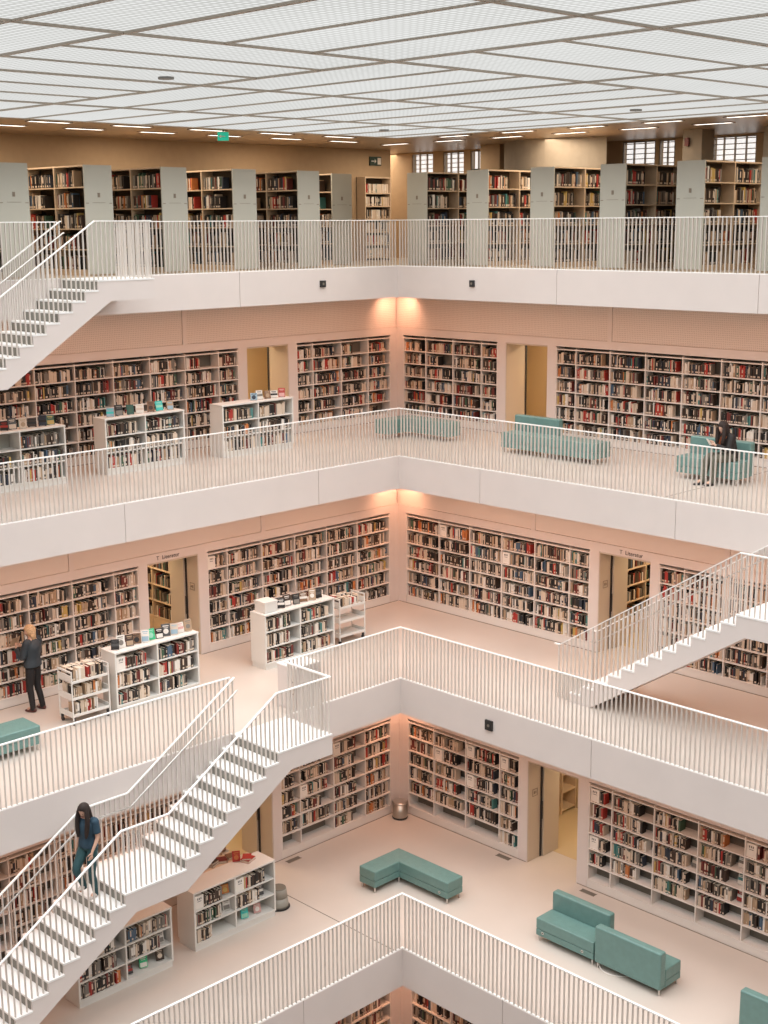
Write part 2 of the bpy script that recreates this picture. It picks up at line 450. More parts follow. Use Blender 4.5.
# ------------------------------------------------------------------ free standing low bookcases (fronts face +x)
def low_case(k, xf, y0, y1, h, dep, label, rows=3, side_mat=M_CABSIDE, fills=None, tilt=0):
    z0 = LV[k]['z']
    root = empty('low_bookcase', (xf-dep/2, (y0+y1)/2, z0), 0, label, 'bookcase', 'free-standing low bookcases')
    inv = Matrix.Translation(-root.location)
    def part(name, mb, m, bevel=0):
        o_ = mb.obj(name, m, bevel=bevel); o_.data.transform(inv); o_.parent = root; return o_
    mb = MB(); mb.box(xf-dep, xf+0.006, y0-0.006, y1+0.006, z0+h-0.035, z0+h); part('top_board', mb, [M_CAB], 0.004)
    mb = MB(); mb.box(xf-dep+0.015, xf-0.015, y0+0.015, y1-0.015, z0, z0+0.11); part('plinth', mb, [M_CAB])
    mb = MB(); mb.box(xf-dep, xf, y0, y1, z0+0.11, z0+0.14); part('base_board', mb, [M_CAB])
    for (a0, a1) in ((y0, y0+0.035), (y1-0.035, y1)):
        mb = MB(); mb.box(xf-dep, xf, a0, a1, z0+0.14, z0+h-0.036); part('side_panel', mb, [M_CAB])
    ym = (y0+y1)/2
    mb = MB(); mb.box(xf-dep+0.03, xf-0.004, ym-0.015, ym+0.015, z0+0.14, z0+h-0.036); part('divider', mb, [M_CAB])
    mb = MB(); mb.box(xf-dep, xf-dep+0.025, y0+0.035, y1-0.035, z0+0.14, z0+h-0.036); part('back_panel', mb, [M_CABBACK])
    ph = (h-0.035-0.14)/rows; zs = [0.14 + ph*i for i in range(rows)]
    for z in zs[1:]:
        for (a0, a1) in ((y0+0.035, ym-0.015), (ym+0.015, y1-0.035)):
            mb = MB(); mb.box(xf-dep+0.026, xf-0.004, a0, a1, z0+z-0.024, z0+z); part('shelf', mb, [M_CAB])
    return root, zs, ph, z0, ym
FREE = []
def case_books(k, xf, y0, y1, zs, ph, name, fills):
    ym = (y0+y1)/2
    T = lambda s, d, z, xf=xf, y1=y1, z0=LV[k]['z']: (xf-d, y1-s, z0+z)
    L = y1-y0
    for b, (s0, s1) in enumerate(((0.04, L/2-0.02), (L/2+0.02, L-0.04))):
        for zi, z in enumerate(zs):
            row = len(zs)-zi; f = fills[(row-1)*2 + (1-b)]
            if f <= 0: continue
            BAYS.append(dict(T=T, s0=s0, s1=s1, d=0.03, z=z, row=row, bay=2-b, fill=f, where=name, side='L', k=k,
                             maxh=ph-0.05, rev=True, align='left'))
specs = [
 ('B', -0.46, -5.11, -3.02, 1.20, 0.46, 'white low bookcase by the upper gallery left doorway, display books on top', 'low bookcase by upper left doorway', (0.85,0.8,0.8,0.9,0.9,0.9)),  # the items on this top are books on stands
 ('B', -0.56, -8.12, -6.08, 1.20, 0.44, 'middle white low bookcase of the three on the upper gallery', 'upper gallery middle low bookcase', (0.85,0.9,0.85,0.85,0.9,0.85)),
 ('B', -0.44, -11.2, -9.14, 1.20, 0.44, 'leftmost white low bookcase on the upper gallery, cut by the frame', 'upper gallery leftmost low bookcase', (0.5,0.9,0.8,0.95,0.8,0.9)),
 ('C', 2.37, -10.05, -8.08, 1.20, 0.48, 'white low bookcase beside the blonde reader with upright books on top', 'low bookcase by the blonde reader', (0.75,0.95,0.8,0.9,0.8,0.7)),
 ('C', 2.44, -6.42, -4.46, 1.20, 0.48, 'white low bookcase with a white box on its left end, middle gallery', 'low bookcase carrying the white box', (0.75,0.85,0.7,0.8,0.8,0.9)),
 ('D', 4.90, -10.27, -8.34, 1.17, 0.53, 'white low bookcase under the stairs with a red book on top', 'low bookcase beneath the stair landing', (0.7,0.75,0.65,0.6,0.4,0.0)),
 ('D', 5.00, -12.79, -10.83, 1.17, 0.50, 'white low bookcase partly hidden behind the stair stringer, lower gallery', 'lower gallery leftmost low bookcase', (0.8,0.95,0.8,0.75,0.85,0.0))]
TOPS = []
for (k, xf, y0, y1, h, dep, lb, nm, fl) in specs:
    root, zs, ph, z0, ym = low_case(k, xf, y0, y1, h, dep, lb)
    case_books(k, xf, y0, y1, zs, ph, nm, fl)
    TOPS.append((k, xf, y0, y1, z0+h, dep))

# ------------------------------------------------------------------ top gallery: cross-standing bookcases, walls, windows, ceiling
CW = 0.67; CLEN = 2.25; CH = 2.23
def cross_case(side, p0, front, end_lb, n):
    # side R: x from p0..p0+CW, y from front..front+CLEN ; end panel faces the void
    if side == 'R': T = lambda s, d, z: (p0 + d, front + s, ZA + z)
    else: T = lambda s, d, z: (-front - s, p0 + CW - CW + d, ZA + z)
    # visible long face: R -> faces +x (d=CW side);  L -> faces -y (d=0 side)
    root = empty('cross_bookcase', T(CLEN/2, CW/2, 0), 0, end_lb, 'bookcase', 'bookcases standing across the top gallery')
    inv = Matrix.Translation(-root.location)
    def part(name, mb, m):
        o_ = mb.obj(name, m); o_.data.transform(inv); o_.parent = root; return o_
    mb = MB(); bx(mb, T, -0.03, 0.0, 0, CW, 0.03, CH); part('end_panel', mb, [M_ENDGREY])
    mb = MB()
    bx(mb, T, -0.034, -0.0305, 0.18, 0.49, 1.475, 1.482); bx(mb, T, -0.034, -0.0305, 0.02, 0.09, 1.46, 1.475)
    bx(mb, T, -0.034, -0.0305, 0.58, 0.65, 1.46, 1.475)
    part('panel_joint', mb, [M_DOORFR])
    mb = MB(); bx(mb, T, -0.035, -0.0305, 0.305, 0.365, 1.585, 1.675); part('number_plate', mb, [M_DOORFR])
    mb = MB(); bx(mb, T, 0.0, CLEN, 0.0, CW, 0.0, 0.09); part('plinth', mb, [M_OAK])
    mb = MB(); bx(mb, T, 0.0, CLEN, 0.0, CW, CH-0.03, CH); part('top_board', mb, [M_OAK])
    mb = MB(); bx(mb, T, CLEN-0.03, CLEN, 0.0, CW, 0.09, CH-0.031); part('side_panel', mb, [M_OAK])
    mb = MB(); bx(mb, T, 0.0, CLEN-0.031, CW/2-0.01, CW/2+0.01, 0.09, CH-0.031); part('back_panel', mb, [M_OAKBACK])
    mb = MB(); bx(mb, T, CLEN/2-0.015, CLEN/2+0.015, 0.002, CW/2-0.0105, 0.0905, CH-0.031); part('divider', mb, [M_OAK])
    mb = MB(); bx(mb, T, CLEN/2-0.015, CLEN/2+0.015, CW/2+0.0105, CW-0.002, 0.0905, CH-0.031); part('divider', mb, [M_OAK])
    zs = [0.09 + 0.42*i for i in range(5)]
    zs = [0.12, 0.54, 0.96, 1.38, 1.80]
    for z in zs:
        for (a0, a1) in ((0.001, CLEN/2-0.016), (CLEN/2+0.016, CLEN-0.031)):
            mb = MB(); bx(mb, T, a0, a1, 0.003, CW/2-0.011, z-0.025, z); bx(mb, T, a0, a1, CW/2+0.011, CW-0.003, z-0.025, z)
            part('shelf', mb, [M_OAK])
    for b, (a0, a1) in enumerate(((0.02, CLEN/2-0.03), (CLEN/2+0.03, CLEN-0.05))):
        for zi, z in enumerate(zs):
            if side == 'R': T2 = lambda s, d, zz, T=T: T(s, CW-d, zz)
            else: T2 = T
            bn = (b+1) if side == 'R' else (2-b)
            BAYS.append(dict(T=T2, s0=a0, s1=a1, d=0.03, z=z, row=5-zi, bay=bn, fill=random.uniform(0.55, 0.97), maxh=0.33, minh=0.23,
                             where='%s cross bookcase, top gallery %s' % (ORD[n], {'R':'right','L':'left'}[side]), side=side, k='A', rev=(side == 'L'), maxd=0.25,
                             dark=True))
for i, x in enumerate([-0.62, 1.36, 3.31, 5.26, 7.21, 9.17, 11.12, 13.08]):
    cross_case('R', x, 1.0, '%s grey-ended wooden bookcase along the right side of the top gallery, counted from the corner' % ORD[i+1], i+1)
for i, y in enumerate([-0.37, -2.30, -4.22, -6.15, -8.06, -10.01, -11.96]):
    if i == 0: cross_case('L', y, 1.94, 'first grey-ended wooden bookcase on the top gallery left side, set back by the corner', 1)
    else: cross_case('L', y, 1.0, '%s grey-ended wooden bookcase along the left side of the top gallery, counted from the corner' % ORD[i+1], i+1)

CZ = ZCEIL + 0.035
XW = -4.6
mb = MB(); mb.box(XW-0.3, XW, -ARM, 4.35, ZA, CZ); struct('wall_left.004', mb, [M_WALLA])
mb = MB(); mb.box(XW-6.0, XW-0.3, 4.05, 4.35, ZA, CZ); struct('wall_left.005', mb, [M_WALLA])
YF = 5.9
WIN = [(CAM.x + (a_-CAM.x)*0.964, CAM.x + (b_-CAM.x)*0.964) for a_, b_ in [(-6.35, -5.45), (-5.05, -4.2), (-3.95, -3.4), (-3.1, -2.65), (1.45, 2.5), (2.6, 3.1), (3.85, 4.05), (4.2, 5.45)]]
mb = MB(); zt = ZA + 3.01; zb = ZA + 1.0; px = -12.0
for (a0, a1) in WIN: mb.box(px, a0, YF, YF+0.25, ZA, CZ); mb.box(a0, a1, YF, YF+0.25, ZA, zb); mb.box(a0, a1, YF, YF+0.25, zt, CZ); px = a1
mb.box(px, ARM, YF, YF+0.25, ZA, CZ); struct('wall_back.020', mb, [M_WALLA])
for i, (a0, a1) in enumerate(WIN):
    root = bpy.data.objects.new('window_%d' % (i+1), None); COL.objects.link(root); root.location = (a0, YF, zb); root['kind'] = 'structure'
    inv = Matrix.Translation(-root.location)
    mb = MB(); t = 0.035
    mb.box(a0, a0+t, YF+0.02, YF+0.10, zb, zt); mb.box(a1-t, a1, YF+0.02, YF+0.10, zb, zt)
    mb.box(a0+t, a1-t, YF+0.02, YF+0.10, zb, zb+t); mb.box(a0+t, a1-t, YF+0.02, YF+0.10, zt-t, zt)
    nn = max(1, round((a1-a0)/0.3))
    for j in range(1, nn): q = a0 + (a1-a0)*j/nn; mb.box(q-0.012, q+0.012, YF+0.03, YF+0.09, zb+t, zt-t)
    o_ = mb.obj('window_frame', [M_DOORFR]); o_.data.transform(inv); o_.parent = root
    mb = MB(); mb.box(a0+t, a1-t, YF+0.16, YF+0.18, zb+t, zt-t); o_ = mb.obj('pane', [M_WINGLASS]); o_.data.transform(inv); o_.parent = root
    if i != 2:
        mb = MB(); z = zb+0.06
        while z < zt-0.06: mb.box(a0+t+0.01, a1-t-0.01, YF+0.105, YF+0.150, z, z+0.022); z += 0.125
        o_ = mb.obj('blind', [M_BLIND]); o_.data.transform(inv); o_.parent = root
    else:
        mb = MB(); mb.box(a0+t, a1-t, YF+0.11, YF+0.13, zb+0.2, zt-0.5); o_ = mb.obj('monitor_screen', [M_GREEND]); o_.data.transform(inv); o_.parent = root
# curved stair-core wall and square columns
mb = MB(); n = 18; cx, cy, rr = 1.45, 5.75, 2.3
arc = [(cx + rr*math.cos(R(t)), cy + rr*math.sin(R(t))) for t in [215 + 100*i/n for i in range(n+1)]]
inn = [(cx + (rr-0.25)*math.cos(R(t)), cy + (rr-0.25)*math.sin(R(t))) for t in [215 + 100*i/n for i in range(n+1)]]
for i in range(n):
    mb.hexa([(*arc[i], ZA), (*arc[i+1], ZA), (*inn[i+1], ZA), (*inn[i], ZA), (*arc[i], CZ), (*arc[i+1], CZ), (*inn[i+1], CZ), (*inn[i], CZ)])
o_ = struct('wall_core', mb, [M_CONC])
mb = MB(); mb.box(-1.30, -0.62, 4.45, 5.0, ZA, CZ); struct('wall_pier', mb, [M_WALLA])
mb = MB(); mb.box(5.62, 6.12, 3.55, 4.05, ZA, CZ); struct('wall_pier.001', mb, [M_CONC])
mb = MB(); mb.box(7.55, 8.05, 3.75, 4.25, ZA, CZ); struct('wall_pier.002', mb, [M_CONC])
# brown ceiling ring
mb = MB(); mb.box(XW-6, -0.02, -ARM, YF+0.25, CZ, CZ+0.12); mb.box(-0.02, ARM, 0.02, YF+0.25, CZ, CZ+0.12)
mb.box(-0.06, -0.02, -ARM, 0.06, ZCEIL+0.004, CZ); mb.box(-0.02, ARM, 0.02, 0.06, ZCEIL+0.004, CZ)
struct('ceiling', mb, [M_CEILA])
# luminous glass ceiling
mb = MB(); mb.box(0.0, 27.5, -27.5, 0.0, ZCEIL, ZCEIL+0.02); struct('ceiling.001', mb, [M_GLASS])
G = 3.95; X0 = 3.2 - G; Y0 = -3.32 + G
mb = MB(); bt = 0.026
xs = [X0 + G*i for i in range(0, 9)]; ys = [Y0 - G*i for i in range(0, 9)]
for x in xs:
    if -0.1 < x < 27.5: mb.box(x-bt*1.15, x+bt*1.15, -27.5, 0, ZCEIL-0.025, ZCEIL)
for y in ys:
    if -27.5 < y < 0.1: mb.box(0, 27.5, y-bt*1.15, y+bt*1.15, ZCEIL-0.0255, ZCEIL-0.0005)
YDIR = {(2,3):1, (1,3):1, (3,2):1, (3,1):1, (4,2):1}
for ci in range(8):
    for cj in range(8):
        x0, x1 = X0+G*ci, X0+G*(ci+1); y1, y0 = Y0-G*cj, Y0-G*(cj+1)
        x0 = max(x0, 0); x1 = min(x1, 27.5); y1 = min(y1, 0); y0 = max(y0, -27.5)
        if x1-x0 < 0.2 or y1-y0 < 0.2: continue
        d = YDIR.get((ci, cj), 0)
        for q in (1, 2):
            if d: 
                x = X0+G*ci+G*q/3
                if x0 < x < x1: mb.box(x-bt*0.8, x+bt*0.8, y0, y1, ZCEIL-0.02, ZCEIL-0.001)
            else:
                y = Y0-G*cj-G*q/3
                if y0 < y < y1: mb.box(x0, x1, y-bt*0.8, y+bt*0.8, ZCEIL-0.021, ZCEIL-0.001)
mb.box(0, 27.5, -0.03, 0.0, ZCEIL-0.012, ZCEIL-0.001); mb.box(0, 0.03, -27.5, 0.0, ZCEIL-0.012, ZCEIL-0.001)
struct('ceiling.002', mb, [M_BEAM])
for i, (x, y) in enumerate(((7.7, -12.2), (1.9, -2.3), (8.6, -2.5))):
    tag_o = MB(); tag_o.cyl((x, y, ZCEIL-0.03), (x, y, ZCEIL), 0.11, seg=20)
    tag(tag_o.obj('ceiling_speaker', [M_STEELG]), 'small dark round speaker set in the glass ceiling, %s' % ['at the left', 'near the corner', 'at the right'][i], 'speaker')
# recessed linear lamps in the brown ceiling
LROW = []
for i in range(6): LROW.append(('L', -0.9, -1.03-1.95*i, 0, i)); 
for i in range(7): LROW.append(('L', -2.2, 0.32-1.88*i, 1, i))
for i in range(6): LROW.append(('R', 1.01+1.955*i, 0.9, 0, i))
for i in range(9): LROW.append(('R', -2.25+1.9*i, 2.2, 1, i))
for (sd, x, y, rw, i) in LROW:
    root = empty('ceiling_lamp', (x, y, CZ), 0, 'slim ceiling lamp, %s from the corner in the %s row, top gallery %s' % (ORD[i+1], ['inner', 'outer'][rw], {'L': 'left', 'R': 'right'}[sd]), 'lamp', 'recessed strip lamps of the top gallery')
    hx, hy = (0.085, 0.46) if sd == 'L' else (0.46, 0.085)
    mb = MB(); mb.box(-hx, hx, -hy, hy, -0.012, -0.002); mb.obj('diffuser', [M_LAMP], root)
    mb = MB(); t = 0.015
    mb.box(-hx-t, -hx, -hy-t, hy+t, -0.016, 0); mb.box(hx, hx+t, -hy-t, hy+t, -0.016, 0)
    mb.box(-hx, hx, -hy-t, -hy, -0.016, 0); mb.box(-hx, hx, hy, hy+t, -0.016, 0); mb.obj('frame', [M_DOORFR], root)
for (x, y) in ((-2.6, -9), (-2.6, -5), (-2.6, -1), (2.6, 2.6), (4.4, 2.2), (9.6, 2.4), (-6.8, 5.1), (-2.6, 3.4)):
    area('top_fill', (x, y, CZ-0.03), 1.8, 1.8, 72, (1.0, 0.82, 0.63))  # unseen fill lights added under the brown ceiling, one for a dark wall return
# oak bookcase against the left wall, seen near the corner
T = lambda s, d, z: (XW + 0.36 - d, 3.0 + s, ZA + z)
root = empty('wall_bookcase', (XW+0.18, 3.5, ZA), 0, 'narrow wooden bookcase against the brown wall of the top gallery', 'bookcase')
inv = Matrix.Translation(-root.location)
def prt(name, mb, m):
    o_ = mb.obj(name, m); o_.data.transform(inv); o_.parent = root; return o_
mb = MB(); bx(mb, T, 0, 1.0, 0.33, 0.355, 0.0, 2.28); prt('back_panel', mb, [M_OAKBACK])
for q in (0.0, 0.97): mb = MB(); bx(mb, T, q, q+0.03, 0, 0.33, 0, 2.28); prt('side_panel', mb, [M_OAK])
for z in (0.10, 0.45, 0.80, 1.15, 1.50, 1.85, 2.28): mb = MB(); bx(mb, T, 0.03, 0.97, 0.0, 0.33, z-0.035, z); prt('shelf', mb, [M_OAK])
for zi, z in enumerate((0.10, 0.45, 0.80, 1.15, 1.50, 1.85)):
    BAYS.append(dict(T=T, s0=0.05, s1=0.95, d=0.03, z=z, row=6-zi, bay=1, fill=0.95, maxh=0.24, minh=0.2, where='narrow case on brown wall', side='L', k='A', rev=True, maxd=0.2, pale=True))
# door in the brown wall
root = bpy.data.objects.new('door_1', None); COL.objects.link(root); root.location = (XW, 2.25, ZA); root['kind'] = 'structure'
mb = MB(); mb.box(0, 0.05, -0.5, -0.42, 0, 2.2); mb.box(0, 0.05, 0.42, 0.5, 0, 2.2); mb.box(0, 0.05, -0.42, 0.42, 2.12, 2.2); mb.obj('door_frame', [M_OAK], root)
mb = MB(); mb.box(0, 0.02, -0.42, 0.42, 0.0, 2.12); mb.obj('door_leaf', [M_DOORFR], root)
# exit signs
root = empty('exit_sign', (-0.75, -4.62, ZA+2.90), R(-45), 'bright green illuminated exit sign hanging under the top gallery ceiling', 'sign')
mb = MB(); mb.box(-0.02, 0.02, -0.12, 0.12, -0.09, 0.09); mb.obj('panel', [M_GREEN], root)
mb = MB(); mb.box(-0.015, 0.015, -0.01, 0.01, 0.091, 0.13); mb.obj('hanger', [M_DARK], root)
mb = MB(); mb.box(0.0201, 0.023, -0.04, 0.05, -0.008, 0.008); mb.hexa([(0.0201,-0.10,0),(0.023,-0.10,0),(0.023,-0.04,-0.035),(0.0201,-0.04,-0.035),(0.0201,-0.10,0.001),(0.023,-0.10,0.001),(0.023,-0.04,0.035),(0.0201,-0.04,0.035)]); mb.obj('arrow', [M_SIGNW], root)
root = empty('exit_sign', (XW+0.03, 3.72, ZA+2.72), 0, 'dark green exit sign with white arrow on the brown wall', 'sign')
mb = MB(); mb.box(-0.02, 0.02, -0.22, 0.22, -0.12, 0.12); mb.obj('panel', [M_GREEND], root)
mb = MB(); mb.box(0.0201, 0.023, -0.17, -0.05, -0.012, 0.012); mb.box(0.0201, 0.023, 0.07, 0.20, -0.09, 0.09)
mb.hexa([(0.0201,-0.04,-0.06),(0.023,-0.04,-0.06),(0.023,0.02,0),(0.0201,0.02,0),(0.0201,-0.04,0.06),(0.023,-0.04,0.06),(0.023,0.02,0.001),(0.0201,0.02,0.001)]); mb.obj('arrow', [M_SIGNW], root)
# speaker boxes / sensors on the fascias and red alarm on the column
for (nm, x0, x1, y0, y1, z, lb) in (('wall_sensor', 0, 0.04, -2.54, -2.38, -1.35, 'small black box on the white fascia left of the top corner'),
                           ('wall_sensor', 2.36, 2.50, -0.04, 0, -1.37, 'small black box on the white fascia right of the top corner'),
                           ('wall_sensor', 7.16, 7.34, -4.864, -4.824, -9.518, 'small black square box on the middle gallery fascia')):
    mb = MB(); cx_, cy_ = (x0+x1)/2, (y0+y1)/2
    hz = 0.10 if z < -5 else 0.075; mb.box(x0, x1, y0, y1, z-hz, z+hz); o_ = mb.obj(nm, [M_DARK]); tag(o_, lb, 'sensor')
    mb = MB()
    if x1-x0 < 0.1: mb.cyl((x1, cy_, z), (x1+0.006, cy_, z), 0.03, seg=12)
    else: mb.cyl((cx_, y0, z), (cx_, y0-0.006, z), 0.03, seg=12)
    mb.obj('lens', [M_SHBACK], o_)
mb = MB(); mb.box(5.70, 5.80, 3.49, 3.55, 1.66, 1.84); o_ = mb.obj('alarm_call_box', [mat('alarm_red', (0.16, 0.03, 0.025), 0.5)]); tag(o_, 'small dark red box high on the brown square column', 'alarm')

# ------------------------------------------------------------------ railings
def balmesh(h, alongx):
    mb = MB(); a_, b_ = (0.007, 0.019)
    if alongx: mb.box(-a_, a_, -b_, b_, 0, h)
    else: mb.box(-b_, b_, -a_, a_, 0, h)
    return mb.mesh('baluster', [M_RAIL])
RH = 1.10; PITCH = 0.0965
BM = {True: balmesh(RH-0.02, True), False: balmesh(RH-0.02, False)}
def railing(k, side, s0, s1, label, inset=0.03):
    L = LV[k]; o, z = L['o'], L['z']
    if side == 'L': P = lambda s: (o-inset, -o-s, z)
    else: P = lambda s: (o+s, -o+inset, z)
    if s0 == 0: P0 = P(-inset-0.021) if side == 'L' else P(-inset+0.023)
    else: P0 = P(s0)
    root = empty('railing', P(s0 if s0 else 0.0), 0, label, 'railing', 'white gallery railings')
    loc = Vector(root.location); p1 = Vector(P(s1)) - loc; p0 = Vector(P0) - loc
    mb = MB(); w = 0.02
    if side == 'L':
        mb.box(-w, w, p0.y, p1.y, RH-0.02, RH)
    else: mb.box(p0.x, p1.x, -w, w, RH-0.02, RH)
    mb.obj('handrail', [M_HAND], root)
    mb = MB(); w = 0.022
    if side == 'L': mb.box(-w, w, p0.y, p1.y, 0.0, 0.018)
    else: mb.box(p0.x, p1.x, -w, w, 0.0, 0.018)
    mb.obj('base_bar', [M_HAND], root)
    n = int((s1-s0)/PITCH); pos = [s0 + PITCH*(i+0.5) for i in range(n)]
    def size(s):
        q = P(s); a_ = proj(q); b_ = proj((q[0], q[1], q[2]+RH))
        inside = -8 < a_[0] < 776 and b_[1] < 1024 and a_[1] > 0
        return abs(a_[1]-b_[1]) if inside else 0
    rank = sorted(pos, key=lambda s: -size(s)); ind = set(rank[:100]) if len(pos) > 100 else set(pos)
    rest = MB()
    for s in pos:
        q = Vector(P(s)) - loc
        if s in ind:
            b = link('baluster', BM[side == 'R'], root); b.location = (q.x, q.y, 0.0)
        else:
            a_, b_ = (0.007, 0.019) if side == 'R' else (0.019, 0.007)
            rest.box(q.x-a_, q.x+a_, q.y-b_, q.y+b_, 0.0, RH-0.02)
    if rest.v:
        r_ = rest.obj('baluster_row', [M_RAIL], root); r_['kind'] = 'stuff'
LGAP = {'A': (8.03, 9.33), 'C': (7.90-4.824, 9.20-4.824)}
railing('A', 'L', 0, LGAP['A'][0], 'white railing of the top gallery from the corner to the stair head')
railing('A', 'L', LGAP['A'][1], 19, 'white railing of the top gallery left beyond the stair head')
railing('A', 'R', 0, 19, 'white railing along the right side of the top gallery')
railing('B', 'L', 0, 17, 'white railing along the left side of the upper gallery')
railing('B', 'R', 0, 12.8, 'white railing along the right side of the upper gallery')
railing('C', 'L', 0, LGAP['C'][0], 'white railing of the middle gallery from the corner to the stair head')
railing('C', 'L', LGAP['C'][1], 14, 'white railing of the middle gallery left beyond the stair head')
railing('C', 'R', 0, 14, 'white railing along the right side of the middle gallery')
railing('D', 'L', 0, 11, 'white railing along the left side of the lower gallery')
railing('D', 'R', 0, 11, 'white railing along the right side of the lower gallery')

# ------------------------------------------------------------------ stairs
WID = 1.30
def staircase(fn, ztop, zbot, ufirst, tread, mid, n1, n2, label, rail_lb_out, rail_lb_in, u_rail_in=0.0, vd=0.57, vd2=0.51):
    # fn(u, w, z): u run from the head of the landing downwards, w from the gallery edge outwards
    n = n1 + n2; rise = (ztop-zbot)/n
    root = empty('staircase', fn(0, WID/2, ztop), 0, label, 'stairs')
    inv = Matrix.Translation(-root.location)
    def part(name, mb, m, par=None):
        o_ = mb.obj(name, m); o_.data.transform(inv); o_.parent = root; return o_
    top = [(0, ztop-0.02), (ufirst, ztop-0.02)]; treads = [(0, ufirst, ztop)]; risers = []
    u = ufirst; z = ztop
    for i in range(n1):
        z -= rise; top += [(u, z-0.02)]; risers.append((u, z, z+rise))
        ln = tread if i < n1-1 else mid
        treads.append((u, u+ln, z)); u += ln; top += [(u, z-0.02)]
    umid1 = u; zmid = z; umid0 = u - mid
    for i in range(n2):
        z -= rise; top += [(u, z-0.02)]; risers.append((u, z, z+rise))
        if i < n2-1: treads.append((u, u+tread, z)); u += tread; top += [(u, z-0.02)]
    uend = u
    top = top[:-1] + [(uend, zbot)]
    sl = rise/tread
    # underside
    zu = lambda uu: ztop - (uu-ufirst)*sl - vd
    zl = lambda uu: zmid - (uu-umid1)*sl - vd2
    LT = 0.39
    ua = ufirst + (LT - vd)/sl
    ub = ufirst + ((ztop - vd) - (zmid - LT + 0.01))/sl
    uc = umid1 + ((zmid - vd2) - (zmid - LT + 0.01))/sl
    ue = umid1 + ((zmid - vd2) - zbot)/sl
    bot = [(min(ue, uend-0.01), zbot), (uc, zmid-LT+0.01), (ub, zmid-LT+0.01), (ua, ztop-LT), (0, ztop-LT)]
    mb = MB(); poly = top + bot
    mb.prism(poly, lambda p, w: fn(p[0], w, p[1]), 0.0, WID)
    body = part('stair_body', mb, [M_WHITE])
    # triangulate the big n-gons cleanly
    bm = bmesh.new(); bm.from_mesh(body.data); bmesh.ops.triangulate(bm, faces=[f for f in bm.faces if len(f.verts) > 4]); bm.to_mesh(body.data); bm.free()
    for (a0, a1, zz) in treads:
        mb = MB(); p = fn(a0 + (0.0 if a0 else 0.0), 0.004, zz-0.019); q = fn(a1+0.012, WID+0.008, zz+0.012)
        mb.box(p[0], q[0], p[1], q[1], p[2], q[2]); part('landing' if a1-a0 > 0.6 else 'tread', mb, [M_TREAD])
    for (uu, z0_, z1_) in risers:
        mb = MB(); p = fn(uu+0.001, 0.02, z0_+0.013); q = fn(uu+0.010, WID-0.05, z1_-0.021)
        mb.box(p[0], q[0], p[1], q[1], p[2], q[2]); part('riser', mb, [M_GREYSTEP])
    def zn(uu):    # nosing line
        if uu <= ufirst: return ztop
        if uu <= ufirst + (n1)*tread - 0.0 and ztop-(uu-ufirst)*sl > zmid: return ztop-(uu-ufirst)*sl
        if uu <= umid1: return zmid
        return max(zbot, zmid-(uu-umid1)*sl)
    def zt(uu):
        for (a0, a1, zz) in treads:
            if a0 <= uu <= a1: return zz
        return zbot
    ukink = ufirst + (ztop-zmid)/sl
    uz = umid1 + (zmid-zbot)/sl
    def rail(label_, w, u0, short, lower):
        r = empty('stair_railing', fn(u0, w, ztop), 0, label_, 'railing', 'white stair railings')
        iv = Matrix.Translation(-r.location)
        def pp(name, mb, m):
            o_ = mb.obj(name, m); o_.data.transform(iv); o_.parent = r; return o_
        def bar(mb, A, B, hw, hh):   # A,B = (u,z)
            P = []
            for (uu, zz) in (A, B):
                for (ww, dz) in ((w-hw, -hh), (w+hw, -hh), (w+hw, hh), (w-hw, hh)): P.append(fn(uu, ww, zz+dz))
            mb.hexa([P[0], P[1], P[5], P[4], P[3], P[2], P[6], P[7]])
        pts = [(u0, ztop+RH), (ufirst, ztop+RH), (ukink, zmid+RH), (umid1, zmid+RH), (uz, zbot+RH)]
        if u0 >= ufirst: pts = pts[1:]
        pts.append((uz+0.12, zbot+RH))
        mb = MB()
        for A, B in zip(pts[:-1], pts[1:]): bar(mb, A, B, 0.02, 0.011)
        if short: 
            p = fn(-0.0, 0.02, ztop+RH-0.014); q = fn(0.045, w, ztop+RH+0.014); mb.box(p[0], q[0], p[1], q[1], p[2], q[2])
        pp('handrail', mb, [M_HAND])
        if lower:
            mb = MB(); off = 0.22
            P = [(a_, b_-off) for (a_, b_) in pts]
            for A, B in zip(P[:-1], P[1:]):
                a3, b3 = fn(A[0], w-lower, A[1]), fn(B[0], w-lower, B[1]); mb.cyl(a3, b3, 0.016, seg=8)
            pp('grab_rail', mb, [M_CHROME])
        us = []; uu = max(u0, 0.0) + 0.05
        while uu < uz + 0.1: us.append(uu); uu += 0.10
        cnt = 0; rest = MB()
        for uu in us:
            zz = zt(uu) + 0.012; hz = (RH + zn(uu) if uu < uz else RH + zbot) - 0.012
            if short and cnt > 80: 
                pass
            mb = MB(); c = fn(uu, w, 0); du = fn(uu+0.007, w+0.019, 0)
            hx, hy = abs(du[0]-c[0]), abs(du[1]-c[1])
            tgt = mb if cnt < 84 else rest
            tgt.box(c[0]-hx, c[0]+hx, c[1]-hy, c[1]+hy, zz, hz)
            if tgt is mb: pp('baluster', mb, [M_RAIL])
            cnt += 1
        if rest.v: pp('baluster_row', rest, [M_RAIL])['kind'] = 'stuff'
        if short:
            for i in range(1, 13):
                ww = 0.02 + (w-0.05)*i/13
                mb = MB(); c = fn(0.022, ww, 0); du = fn(0.022+0.019, ww+0.007, 0)
                hx, hy = abs(du[0]-c[0]), abs(du[1]-c[1])
                mb.box(c[0]-hx, c[0]+hx, c[1]-hy, c[1]+hy, ztop+0.012, ztop+RH-0.012); pp('baluster', mb, [M_RAIL])
    rail(rail_lb_out, WID-0.03, 0.0, True, 0)
    rail(rail_lb_in, 0.07, ufirst-0.02, False, -0.09)
    return zt
oC = LV['C']['o']
